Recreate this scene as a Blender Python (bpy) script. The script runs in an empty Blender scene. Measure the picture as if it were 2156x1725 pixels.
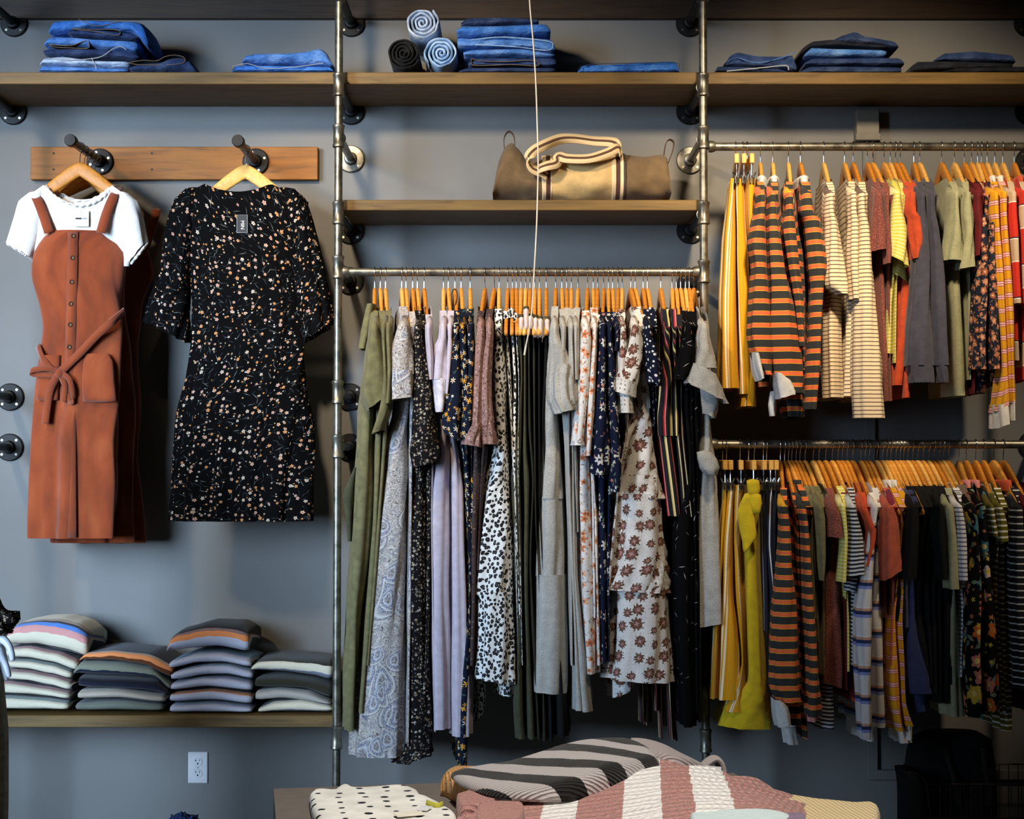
import bpy, math, random
from mathutils import Vector, noise, Matrix

S = bpy.context.scene
COL = S.collection
rnd = random.Random(7)
PI = math.pi

# ------------------------------------------------------------------ camera
FPX, CX, CY, HOR = 3300.0, 1078.0, 862.5, 970.0
CAM = Vector((0, -5.6, 1.5))
PITCH = math.atan((HOR - CY) / FPX)
cd = bpy.data.cameras.new('camera')
cam = bpy.data.objects.new('camera', cd)
COL.objects.link(cam)
cam.location = CAM
cam.rotation_euler = (PI / 2 + PITCH, 0, 0)
cd.sensor_width = 36
cd.lens = FPX / 2156 * 36
cd.clip_end = 60
S.camera = cam
FW = Vector((0, math.cos(PITCH), math.sin(PITCH)))
UP = Vector((0, -math.sin(PITCH), math.cos(PITCH)))


def P(px, py, Y):
    """world point on the plane y=Y that the photo shows at (px, py)"""
    d = FW + Vector((1, 0, 0)) * ((px - CX) / FPX) + UP * ((CY - py) / FPX)
    return CAM + d * ((Y - CAM.y) / d.y)


def PZ(px, py, z):
    """world point on the horizontal plane at height z that the photo shows at (px, py)"""
    d = FW + Vector((1, 0, 0)) * ((px - CX) / FPX) + UP * ((CY - py) / FPX)
    return CAM + d * ((z - CAM.z) / d.z)


# ------------------------------------------------------------------ light
S.view_settings.view_transform = 'Standard'
S.view_settings.look = 'None'
S.view_settings.gamma = 1
S.view_settings.exposure = -0.2
W = bpy.data.worlds.new('world')
S.world = W
W.use_nodes = True
W.node_tree.nodes['Background'].inputs[0].default_value = (0.30, 0.42, 0.62, 1)
W.node_tree.nodes['Background'].inputs[1].default_value = 0.025


def spot(name, loc, target, power, size, col=(1, .80, .55), blend=.7, rad=.09):
    l = bpy.data.lights.new(name, 'SPOT')
    l.energy, l.spot_size, l.spot_blend, l.color, l.shadow_soft_size = power, math.radians(size), blend, col, rad
    o = bpy.data.objects.new(name, l)
    COL.objects.link(o)
    o.location = loc
    o.rotation_euler = (Vector(target) - Vector(loc)).to_track_quat('-Z', 'Y').to_euler()
    return o


def area(name, loc, target, power, sx, sy, col, spread=180):
    l = bpy.data.lights.new(name, 'AREA')
    l.shape, l.size, l.size_y, l.energy, l.color = 'RECTANGLE', sx, sy, power, col
    l.spread = math.radians(spread)
    o = bpy.data.objects.new(name, l)
    COL.objects.link(o)
    o.location = loc
    o.rotation_euler = (Vector(target) - Vector(loc)).to_track_quat('-Z', 'Y').to_euler()
    return o


# ceiling track lamps in front of the display wall
WARM = (1, .79, .54)
spot('track_spot_light', (-2.35, -2.0, 3.22), (-1.35, -.2, 2.05), 135, 56, WARM, .75)
spot('track_spot_light', (-.85, -2.0, 3.22), (-.15, -.2, 2.25), 215, 60, WARM, .75)
spot('track_spot_light', (.8, -2.1, 3.25), (.45, -.3, 1.75), 130, 54, WARM, .8)
spot('track_spot_light', (.75, -2.0, 3.22), (1.2, -.2, 2.3), 225, 56, WARM, .75)
spot('track_spot_light', (2.5, -2.1, 3.25), (1.45, -.4, 1.6), 150, 36, WARM, .8)
spot('track_spot_light', (.1, -3.6, 3.4), (.3, -2.4, .8), 380, 44, (1, .95, .88), .5)
# shop window behind the camera, to the one side
area('daylight_window', (-3.4, -4.6, 2.2), (-1.22, 0, 1.5), 62, 1.6, 2.4, (.54, .74, 1), 49)


# ------------------------------------------------------------------ materials
def lin(c):
    def f(v):
        v /= 255.0
        return v / 12.92 if v <= .04045 else ((v + .055) / 1.055) ** 2.4
    return (f(c[0]), f(c[1]), f(c[2]), 1)


class NT:
    def __init__(s, name):
        s.m = bpy.data.materials.new(name)
        s.m.use_nodes = True
        s.t = s.m.node_tree
        s.b = s.t.nodes['Principled BSDF']
        s._uv = None

    def n(s, kind, ins=(), **kw):
        d = s.t.nodes.new('ShaderNode' + kind)
        for k, v in kw.items():
            setattr(d, k, v)
        for k, v in (ins.items() if isinstance(ins, dict) else enumerate(ins)):
            s.put(d.inputs[k], v)
        return d

    def put(s, inp, v):
        if isinstance(v, bpy.types.NodeSocket):
            s.t.links.new(v, inp)
        elif isinstance(v, bpy.types.Node):
            s.t.links.new(v.outputs[0], inp)
        else:
            inp.default_value = v

    def M(s, op, a, b=0.0, c=0.0):
        return s.n('Math', (a, b, c), operation=op).outputs[0]

    def VM(s, op, a, b):
        return s.n('VectorMath', (a, b), operation=op).outputs[0]

    @property
    def uv(s):
        if s._uv is None:
            s._uv = s.n('UVMap', uv_map='UVMap').outputs[0]
        return s._uv

    def sep(s, v):
        d = s.n('SeparateXYZ', (v,))
        return d.outputs[0], d.outputs[1], d.outputs[2]

    def mix(s, f, a, b):
        d = s.n('Mix', data_type='RGBA')
        s.put(d.inputs[0], f)
        s.put(d.inputs[6], a)
        s.put(d.inputs[7], b)
        return d.outputs[2]

    def ramp(s, f, stops, interp='LINEAR'):
        d = s.n('ValToRGB', (f,))
        r = d.color_ramp
        r.interpolation = interp
        while len(r.elements) < len(stops):
            r.elements.new(1)
        for e, (p, c) in zip(r.elements, stops):
            e.position = p
            e.color = lin(c) if len(c) == 3 else c
        return d.outputs[0]

    def noise(s, v, scale, detail=2, rough=.5, dist=0):
        return s.n('TexNoise', {'Vector': v, 'Scale': scale, 'Detail': detail, 'Roughness': rough, 'Distortion': dist}).outputs[0]

    def end(s, col, rough=.85, metal=0, sheen=0.15, bump=None, bstr=.3, bdist=.004, spec=.3):
        s.put(s.b.inputs['Base Color'], col)
        s.put(s.b.inputs['Roughness'], rough)
        s.put(s.b.inputs['Metallic'], metal)
        s.put(s.b.inputs['Specular IOR Level'], spec)
        if sheen:
            s.put(s.b.inputs['Sheen Weight'], sheen)
            s.put(s.b.inputs['Sheen Roughness'], .5)
        if bump is not None:
            s.put(s.b.inputs['Normal'], s.n('Bump', {'Height': bump, 'Strength': bstr, 'Distance': bdist}))
        return s.m


def cloth_bump(t, scale=260):
    return t.noise(t.uv, scale, 1)


def plain(name, c, var=.12, rough=.88, speck=None):
    t = NT(name)
    n = t.noise(t.uv, 35, 3)
    c0, c1 = [max(0, v * (1 - var)) for v in c], [min(255, v * (1 + var)) for v in c]
    col = t.ramp(n, [(.3, c0), (.7, c1)])
    if speck:
        k = t.noise(t.VM('MULTIPLY', t.uv, (1, .5, 1)), 420, 1)
        col = t.mix(t.n('MapRange', (k, .52, .62)).outputs[0], col, lin(speck))
    return t.end(col, rough, sheen=0 if sum(c) < 150 else .12, bump=cloth_bump(t))


def stripes(name, axis, period, stops, off=0, wob=.0, rough=.88, bg=None):
    """stops: (start fraction, colour) repeated every period metres along u (0) or v (1)"""
    t = NT(name)
    u = t.sep(t.uv)[axis]
    if wob:
        u = t.M('ADD', u, t.M('MULTIPLY', t.noise(t.uv, 9, 1), wob))
    f = t.M('FRACT', t.M('ADD', t.M('DIVIDE', u, period), off + 100))
    return t.end(t.ramp(f, stops, 'CONSTANT'), rough, sheen=.05, bump=cloth_bump(t))


def vor(t, scale, seed, stretch=(1, 1, 1), rand=1.0, warp=0):
    v = t.VM('ADD', t.VM('MULTIPLY', t.uv, stretch), (seed * 3.7, seed * 1.3, 0))
    if warp:
        nz = t.n('TexNoise', {'Vector': v, 'Scale': scale * .6, 'Detail': 2}).outputs[1]
        v = t.VM('ADD', v, t.VM('MULTIPLY', t.VM('SUBTRACT', nz, (.5, .5, .5)), (warp, warp, 0)))
    d = t.n('TexVoronoi', {'Vector': v, 'Scale': scale, 'Randomness': rand}, voronoi_dimensions='2D')
    loc = t.VM('SUBTRACT', v, d.outputs[2])
    x, y, _ = t.sep(loc)
    r, g, b = t.sep(d.outputs[1])
    return d.outputs[0], x, y, r, g, b


def flowers(t, col, scale, r, cols, centre=None, petals=5, dens=.8, seed=1, rand=.95, lobe=.3, rag=0):
    d, x, y, cr, cg, cb = vor(t, scale, seed, rand=rand)
    a = t.M('ARCTAN2', y, x)
    a = t.M('ADD', t.M('MULTIPLY', a, petals), t.M('MULTIPLY', cb, 6.28))
    th = t.M('MULTIPLY', t.M('MULTIPLY_ADD', t.M('COSINE', a), lobe, 1 - lobe), r)
    th = t.M('MULTIPLY', th, t.M('MULTIPLY_ADD', cg, .5, .65))
    if rag:
        th = t.M('MULTIPLY', th, t.M('MULTIPLY_ADD', t.noise(t.uv, scale * 9, 2), rag * 3, 1 - rag * 1.5))
    m = t.M('MULTIPLY', t.M('LESS_THAN', d, th), t.M('LESS_THAN', cr, dens))
    fc = t.ramp(cb, [(i / len(cols), c) for i, c in enumerate(cols)], 'CONSTANT') if len(cols) > 1 else lin(cols[0])
    col = t.mix(m, col, fc)
    if centre:
        m2 = t.M('MULTIPLY', t.M('LESS_THAN', d, r * .3), t.M('LESS_THAN', cr, dens))
        col = t.mix(m2, col, lin(centre))
    return col


def leaves(t, col, scale, cols, seed=2, dens=.6, w=.12, l=.42):
    """narrow strokes lying at random angles"""
    d, x, y, cr, cg, cb = vor(t, scale, seed)
    a = t.M('MULTIPLY', cb, 6.28)
    c, s = t.M('COSINE', a), t.M('SINE', a)
    xr = t.M('ABSOLUTE', t.M('SUBTRACT', t.M('MULTIPLY', x, c), t.M('MULTIPLY', y, s)))
    yr = t.M('ABSOLUTE', t.M('ADD', t.M('MULTIPLY', x, s), t.M('MULTIPLY', y, c)))
    e = t.M('ADD', t.M('DIVIDE', xr, w / scale), t.M('DIVIDE', yr, l / scale))
    m = t.M('MULTIPLY', t.M('LESS_THAN', e, 1), t.M('LESS_THAN', cr, dens))
    fc = t.ramp(cg, [(i / len(cols), c) for i, c in enumerate(cols)], 'CONSTANT') if len(cols) > 1 else lin(cols[0])
    return t.mix(m, col, fc)


def floral(name, bg, fl=(), lv=(), rough=.85):
    t = NT(name)
    col = t.ramp(t.noise(t.uv, 20, 2), [(.3, [v * .9 for v in bg]), (.7, bg)])
    for k in lv:
        col = leaves(t, col, **k)
    for k in fl:
        col = flowers(t, col, **k)
    return t.end(col, rough, sheen=0, bump=cloth_bump(t), spec=.08)


def leopard(name):
    t = NT(name)
    d, x, y, cr, cg, cb = vor(t, 84, 3, stretch=(1, .8, 1), warp=.006)
    nz = t.noise(t.uv, 160, 2)
    th = t.M('ADD', t.M('MULTIPLY', nz, .42), t.M('MULTIPLY_ADD', cg, .2, .06))
    m = t.M('LESS_THAN', d, th)
    col = t.mix(m, lin((226, 226, 222)), lin((22, 22, 26)))
    m2 = t.M('MULTIPLY', t.M('LESS_THAN', d, .13), t.M('GREATER_THAN', cr, .5))
    col = t.mix(m2, col, lin((96, 88, 84)))
    return t.end(col, .8, sheen=0, bump=cloth_bump(t))


def paisley(name):
    t = NT(name)
    col = t.ramp(t.noise(t.uv, 46, 6, .62, 2.2), [(.30, (52, 62, 90)), (.38, (104, 86, 76)), (.43, (172, 164, 156)), (.48, (206, 200, 192)), (.53, (98, 86, 82)), (.57, (184, 176, 168)), (.63, (66, 76, 104)), (.69, (166, 154, 144))])
    for sc, sd, dn in ((9, 4, .8), (15, 9, .6)):
        d, x, y, cr, cg, cb = vor(t, sc, sd, stretch=(1, .7, 1), warp=.022)
        x, y = t.M('MULTIPLY', x, sc), t.M('MULTIPLY', y, sc)
        side = t.M('SUBTRACT', t.M('MULTIPLY', t.M('GREATER_THAN', cg, .5), 2), 1)
        xb = t.M('ADD', x, t.M('MULTIPLY', t.M('MULTIPLY', t.M('MULTIPLY', y, y), 1.5), side))
        w = t.M('MAXIMUM', t.M('MULTIPLY_ADD', y, -.55, .52), .06)
        dd = t.M('SQRT', t.M('ADD', t.M('POWER', t.M('DIVIDE', t.M('ABSOLUTE', xb), w), 2), t.M('POWER', t.M('MULTIPLY', t.M('ABSOLUTE', y), 1.7), 2)))
        pc = t.ramp(dd, [(0, (110, 98, 94)), (.22, (80, 74, 80)), (.34, (196, 192, 188)), (.42, (70, 86, 124)), (.56, (116, 106, 104)), (.66, (206, 202, 198)), (.72, (84, 82, 92))])
        fine = t.noise(t.uv, 210, 3)
        pc = t.mix(t.M('MULTIPLY', t.n('MapRange', (fine, .45, .6)).outputs[0], .55), pc, lin((206, 204, 204)))
        m = t.M('MULTIPLY', t.M('MULTIPLY', t.M('LESS_THAN', dd, .78), t.M('LESS_THAN', cr, dn)), .8)
        col = t.mix(m, col, pc)
    return t.end(col, .8, sheen=0, bump=cloth_bump(t))


def denim(name, c, worn=.25):
    t = NT(name)
    n1 = t.noise(t.VM('MULTIPLY', t.uv, (1, 1, 1)), 14, 4)
    n2 = t.noise(t.VM('MULTIPLY', t.uv, (.25, 1, 1)), 300, 2)
    hi = [min(255, v + (255 - v) * worn) for v in c]
    lo = [v * .55 for v in c]
    col = t.ramp(t.M('MULTIPLY_ADD', n2, .35, t.M('MULTIPLY', n1, .75)), [(.36, lo), (.52, c), (.72, hi)])
    w = t.noise(t.VM('MULTIPLY', t.uv, (.6, 1, 1)), 30, 3, .6, .6)
    col = t.mix(t.M('MULTIPLY', t.n('MapRange', (w, .5, .68)).outputs[0], .35), col, lin(lo))
    return t.end(col, .9, sheen=.05, bump=t.M('MULTIPLY_ADD', w, 5, n2), bstr=.5, bdist=.004)


def knit(name, axis_stripes, rib=180, chunky=False, specks=None, rib_axis=0, shear=(0, 0)):
    """axis_stripes: None, colour or (axis, [(pos m, colour)...], length m)"""
    t = NT(name)
    u, v, _ = t.sep(t.uv)
    if isinstance(axis_stripes, tuple) and len(axis_stripes) == 3 and isinstance(axis_stripes[1], list):
        ax, stops, L = axis_stripes
        w = (u, v)[ax]
        if shear[0]:
            w = t.M('MULTIPLY_ADD', t.M('SUBTRACT', v, shear[1]), shear[0], w)
        w = t.M('ADD', w, t.M('MULTIPLY', t.M('SUBTRACT', t.noise(t.uv, 260, 1), .5), .005))
        col = t.ramp(t.M('DIVIDE', w, L), stops, 'CONSTANT')
    else:
        col = lin(axis_stripes)
    if specks:
        k = t.noise(t.VM('MULTIPLY', t.uv, (1, 1.6, 1)), 330, 2)
        sp = t.ramp(t.noise(t.uv, 500, 1), [(.35, specks[0]), (.5, specks[1]), (.62, specks[2])])
        isw = t.M('GREATER_THAN', t.n('RGBToBW', (col,)).outputs[0], .5)
        col = t.mix(t.M('MULTIPLY', t.n('MapRange', (k, .42, .55)).outputs[0], t.M('SUBTRACT', 1, isw)), col, sp)
    w = (u, v)[rib_axis]
    o = (v, u)[rib_axis]
    f = 2 * PI * rib
    b = t.M('ABSOLUTE', t.M('SINE', t.M('MULTIPLY', w, f / 2)))
    if chunky:
        b2 = t.M('ABSOLUTE', t.M('SINE', t.M('ADD', t.M('MULTIPLY', o, f * .55), t.M('MULTIPLY', t.M('SINE', t.M('MULTIPLY', w, f / 2)), .8))))
        b = t.M('MULTIPLY', t.M('POWER', b, .6), t.M('MULTIPLY_ADD', b2, .6, .4))
    else:
        b = t.M('ADD', b, t.M('MULTIPLY', t.noise(t.uv, 400, 1), .4))
    return t.end(col, .95, bump=b, bstr=.9, bdist=.006 if chunky else .003)


def wood(name, c, scale=1.0, rough=.55, dark=.55, coord='Object'):
    t = NT(name)
    co = t.n('TexCoord').outputs[coord]
    v = t.VM('MULTIPLY', co, (1.3 * scale, 14 * scale, 14 * scale))
    n1 = t.noise(v, 3, 6, .6, .8)
    n2 = t.noise(t.VM('MULTIPLY', co, (3 * scale, 160 * scale, 160 * scale)), 2, 2)
    f = t.M('MULTIPLY_ADD', n2, .35, t.M('MULTIPLY', n1, .75))
    col = t.ramp(f, [(.32, [k * dark for k in c]), (.55, c), (.75, [min(255, k * 1.12) for k in c])])
    return t.end(col, rough, sheen=0, bump=n2, bstr=.15)


def metal(name, c, rough=.4, met=.9, grime=.35):
    t = NT(name)
    co = t.n('TexCoord').outputs['Object']
    n1 = t.noise(co, 40, 4)
    col = t.ramp(n1, [(.35, [k * grime for k in c]), (.52, c), (.7, [min(255, k * 1.1) for k in c])])
    r = t.M('MULTIPLY_ADD', n1, .25, rough - .12)
    return t.end(col, r, met, sheen=0, spec=.5)


def simple(name, c, rough=.6, met=0, sheen=0):
    t = NT(name)
    co = t.n('TexCoord').outputs['Object']
    col = t.ramp(t.noise(co, 25, 3), [(.3, [k * .93 for k in c]), (.7, c)])
    return t.end(col, rough, met, sheen)


# ------------------------------------------------------------------ object helpers
def wloc(o):
    v = Vector((0, 0, 0))
    while o is not None:
        v += o.location
        o = o.parent
    return v


def mk(name, V, F, m, parent=None, UV=None, smooth=True, label=None, local=False):
    me = bpy.data.meshes.new(name)
    if parent is not None and not local:
        w = wloc(parent)
        V = [(p[0] - w.x, p[1] - w.y, p[2] - w.z) for p in V]
    me.from_pydata([tuple(p) for p in V], [], F)
    if UV is not None:
        l = me.uv_layers.new(name='UVMap')
        vi = [0] * len(me.loops)
        me.loops.foreach_get('vertex_index', vi)
        flat = []
        for i in vi:
            flat.extend(UV[i])
        l.data.foreach_set('uv', flat)
    me.validate()
    if smooth:
        me.polygons.foreach_set('use_smooth', [True] * len(me.polygons))
    me.materials.append(m)
    o = bpy.data.objects.new(name, me)
    COL.objects.link(o)
    if parent is not None:
        o.parent = parent
    if label:
        o['label'] = label
    return o


def thing(name, label, cat, loc=(0, 0, 0), group=None):
    o = bpy.data.objects.new(name, None)
    o.empty_display_size = .05
    COL.objects.link(o)
    o.location = loc
    return tag(o, label, cat, group)


def tag(o, label, cat, group=None):
    o['label'] = label
    o['category'] = cat
    if group:
        o['group'] = group
    return o


def struct(o):
    o['kind'] = 'structure'
    return o


class MB:
    """collects shapes into one mesh"""
    def __init__(s):
        s.V, s.F, s.UV = [], [], []

    def add(s, V, F, UV=None):
        k = len(s.V)
        s.V += [tuple(p) for p in V]
        s.F += [tuple(i + k for i in f) for f in F]
        s.UV += UV if UV else [(p[0], p[2]) for p in V]

    def box(s, lo, hi, b=0.0):
        x0, y0, z0 = lo
        x1, y1, z1 = hi
        if b <= 0:
            V = [(x, y, z) for x in (x0, x1) for y in (y0, y1) for z in (z0, z1)]
            F = [(0, 1, 3, 2), (4, 6, 7, 5), (0, 4, 5, 1), (2, 3, 7, 6), (0, 2, 6, 4), (1, 5, 7, 3)]
            s.add(V, F)
            return s
        # chamfered box
        V, idx = [], {}
        for i, x in enumerate((x0, x1)):
            for j, y in enumerate((y0, y1)):
                for k, z in enumerate((z0, z1)):
                    sx, sy, sz = (1, -1)[i], (1, -1)[j], (1, -1)[k]
                    for a, d in enumerate(((0, sy * b, sz * b), (sx * b, 0, sz * b), (sx * b, sy * b, 0))):
                        idx[i, j, k, a] = len(V)
                        V.append((x + d[0], y + d[1], z + d[2]))
        F = []
        for i in (0, 1):
            F.append([idx[i, 0, 0, 0], idx[i, 0, 1, 0], idx[i, 1, 1, 0], idx[i, 1, 0, 0]][::(1 if i == 0 else -1)])
            F.append([idx[0, i, 0, 1], idx[1, i, 0, 1], idx[1, i, 1, 1], idx[0, i, 1, 1]][::(1 if i == 0 else -1)])
            F.append([idx[0, 0, i, 2], idx[0, 1, i, 2], idx[1, 1, i, 2], idx[1, 0, i, 2]][::(1 if i == 0 else -1)])
        for i in (0, 1):
            for j in (0, 1):
                F.append([idx[i, j, 0, 0], idx[i, j, 1, 0], idx[i, j, 1, 1], idx[i, j, 0, 1]])
                F.append([idx[i, 0, j, 0], idx[i, 1, j, 0], idx[i, 1, j, 2], idx[i, 0, j, 2]])
                F.append([idx[0, i, j, 1], idx[1, i, j, 1], idx[1, i, j, 2], idx[0, i, j, 2]])
                for k in (0, 1):
                    F.append([idx[i, j, k, a] for a in (0, 1, 2)])
        s.add(V, F)
        return s

    def tube(s, pts, r, n=12, caps=True, flat=None):
        """sweep a circle (or, with flat=(rx, ry, side vector), an ellipse) along pts"""
        pts = [Vector(p) for p in pts]
        rs = r if isinstance(r, (list, tuple)) else [r] * len(pts)
        V, F, UV = [], [], []
        prev = None
        L = 0
        for i, p in enumerate(pts):
            a, b = pts[max(0, i - 1)], pts[min(len(pts) - 1, i + 1)]
            d = (b - a).normalized() if (b - a).length > 1e-9 else Vector((0, 0, 1))
            if prev is None:
                ref = Vector((0, 1, 0)) if abs(d.y) < .9 else Vector((1, 0, 0))
                u = (ref - d * ref.dot(d)).normalized()
            else:
                u = (prev - d * prev.dot(d)).normalized()
            prev = u
            w = d.cross(u)
            if i:
                L += (p - pts[i - 1]).length
            for k in range(n):
                t = 2 * PI * k / n
                V.append(p + u * (math.cos(t) * rs[i] * (flat[0] if flat else 1)) + w * (math.sin(t) * rs[i] * (flat[1] if flat else 1)))
                UV.append((rs[i] * t, L))
        for i in range(len(pts) - 1):
            for k in range(n):
                k2 = (k + 1) % n
                F.append((i * n + k, i * n + k2, (i + 1) * n + k2, (i + 1) * n + k))
        if caps:
            F.append(tuple(range(n))[::-1])
            F.append(tuple((len(pts) - 1) * n + k for k in range(n)))
        s.add(V, F, UV)
        return s

    def lathe(s, c, axis, prof, n=20):
        """prof: (radius, distance along axis); axis 0/1/2"""
        V, F = [], []
        for r, h in prof:
            for k in range(n):
                t = 2 * PI * k / n
                q = [0, 0, 0]
                q[axis] = h
                q[(axis + 1) % 3] = r * math.cos(t)
                q[(axis + 2) % 3] = r * math.sin(t)
                V.append((c[0] + q[0], c[1] + q[1], c[2] + q[2]))
        for i in range(len(prof) - 1):
            for k in range(n):
                k2 = (k + 1) % n
                F.append((i * n + k, i * n + k2, (i + 1) * n + k2, (i + 1) * n + k))
        F.append(tuple(range(n))[::-1])
        F.append(tuple((len(prof) - 1) * n + k for k in range(n)))
        s.add(V, F)
        return s

    def build(s, name, m, parent=None, smooth=True, label=None, local=False, sharp=True):
        o = mk(name, s.V, s.F, m, parent, s.UV, smooth, label, local)
        if smooth and sharp:
            o.data.set_sharp_from_angle(angle=math.radians(38))
        return o


def cr(p0, p1, p2, p3, t):
    return tuple(.5 * (2 * b + (c - a) * t + (2 * a - 5 * b + 4 * c - d) * t * t + (3 * b - a - 3 * c + d) * t ** 3) for a, b, c, d in zip(p0, p1, p2, p3))


def resample(rows, lens, step):
    """rows of tuples, smooth in between; lens: length of each interval"""
    out = []
    for i in range(len(rows) - 1):
        k = max(1, int(round(lens[i] / step)))
        a, b = rows[max(0, i - 1)], rows[min(len(rows) - 1, i + 2)]
        for j in range(k):
            t = j / k
            c = cr(a, rows[i], rows[i + 1], b, t)
            l = tuple(x + (y - x) * t for x, y in zip(rows[i], rows[i + 1]))
            out.append(tuple(.55 * x + .45 * y for x, y in zip(c, l)))
    out.append(rows[-1])
    return out


def loft(secs, Yc, hd, Yf=None, n=44, step=.022, e=2.5, fold=.006, lam=.07, wob=.006, grow=.25, roof=None, cap=False, seed=0, ztop=None, hem=0.0, capb=False, bridge=None):
    """a hanging tube of cloth. secs: (y, xl, xr) or (xl, yl, xr, yr) pixels read on the plane y=Yf, an optional last value scales the depth hd"""
    Yf = Yc - hd * .7 if Yf is None else Yf
    rows = []
    for s in secs:
        k = 1.0
        if len(s) == 4 and s[0] < 2400 and s[3] < 3 and s[3] > 0:
            k, s = s[3], s[:3]
        if len(s) == 5:
            k, s = s[4], s[:4]
        if len(s) == 3:
            A, B = P(s[1], s[0], Yf), P(s[2], s[0], Yf)
        else:
            A, B = P(s[0], s[1], Yf), P(s[2], s[3], Yf)
        rows.append((A.x, A.z, B.x, B.z, k))
    if ztop is not None:
        r = rows[0]
        rows[0] = (r[0], ztop, r[2], ztop, r[4])
    lens = [math.hypot((a[0] + a[2] - b[0] - b[2]) / 2, (a[1] + a[3] - b[1] - b[3]) / 2) for a, b in zip(rows, rows[1:])]
    R = resample(rows, lens, step)
    V, F, UV = [], [], []
    nr = len(R)
    L = 0
    uo, vo = rnd.random() * 2, rnd.random() * 2
    th = [2 * PI * k / n for k in range(n + 1)]
    ct = [math.copysign(abs(math.sin(t)) ** (2 / e), -math.sin(t)) for t in th]
    st = [math.copysign(abs(math.cos(t)) ** (2 / e), math.cos(t)) for t in th]
    total = max(1e-6, sum(lens))
    pm = None
    for i, (ax, az, bx, bz, k) in enumerate(R):
        mx, mz = (ax + bx) / 2, (az + bz) / 2
        if pm:
            L += math.hypot(mx - pm[0], mz - pm[1])
        pm = (mx, mz)
        hx, hz = (bx - ax) / 2, (bz - az) / 2
        hw = math.hypot(hx, hz)
        t = min(1, L / total)
        amp = min(fold * (grow + (1 - grow) * t), hw * .45)
        u = 0
        last = None
        for j in range(n + 1):
            jj = j % n
            x, y, z = mx + hx * ct[j], hd * k * st[j], mz + hz * ct[j]
            if last:
                u += math.hypot(x - last[0], y - last[1], z - last[2])
            last = (x, y, z)
            # folds run down the cloth
            ph = seed * 1.7 + noise.noise((seed * 3.1, L * 1.6, jj * .05)) * 2.2
            w = math.sin(2 * PI * u / lam + ph) + .5 * math.sin(2 * PI * u / (lam * .53) + ph * 1.7 + seed)
            q = math.hypot(ct[j], st[j]) or 1
            dx, dy = ct[j] / q, st[j] / q
            if j == n:
                w = w0
            elif j == 0:
                w0 = w
            wb = wob * noise.noise((x * 9 + seed, y * 9, z * 5)) * min(1, L / .1)
            x += dx * (amp * w + wb)
            y2 = Yc + y + dy * (amp * w * .6)
            if roof:
                f = max(0, 1 - L / .2)
                z += roof(y2) * f * f * (3 - 2 * f)
            if hem and i == nr - 1:
                z += hem * math.sin(u * 2 * PI / .03)
            V.append((x, y2, z))
            UV.append((u + uo, -L + vo + (z - mz - 0) * .0))
    m = n + 1
    for i in range(nr - 1):
        for j in range(n):
            F.append((i * m + j, (i + 1) * m + j, (i + 1) * m + j + 1, i * m + j + 1))
    if bridge:                      # cloth lying over both arms of the hanger, open round its neck
        for j in range(n // 2):
            if min(abs(V[j][1] - Yc), abs(V[j + 1][1] - Yc)) > bridge:
                k0 = len(V)
                for q in (j, n - j, n - j - 1, j + 1):
                    V.append(V[q])
                    UV.append((V[q][0] * 1.0 + uo, vo + hd - abs(V[q][1] - Yc)))
                F.append((k0, k0 + 1, k0 + 2, k0 + 3))
    for flag, base in ((cap, 0), (capb, (nr - 1) * m)):
        if flag:
            c = [sum(V[base + j][q] for j in range(n)) / n for q in range(3)]
            k0 = len(V)
            V.append((c[0], c[1], c[2] + (.006 if base == 0 else -.004)))
            UV.append(UV[base])
            for j in range(n):
                F.append((base + j, base + j + 1, k0) if base == 0 else (base + j + 1, base + j, k0))
    return V, F, UV


def cloth(name, secs, m, parent, Yc, hd, label=None, **k):
    V, F, UV = loft(secs, Yc, hd, **k)
    return mk(name, V, F, m, parent, UV, True, label)


def lerp(pts, x):
    if x <= pts[0][0]:
        return pts[0][1]
    for a, b in zip(pts, pts[1:]):
        if x <= b[0]:
            t = (x - a[0]) / (b[0] - a[0])
            t = t * t * (3 - 2 * t) * .5 + t * .5
            return a[1] + (b[1] - a[1]) * t
    return pts[-1][1]


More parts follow.
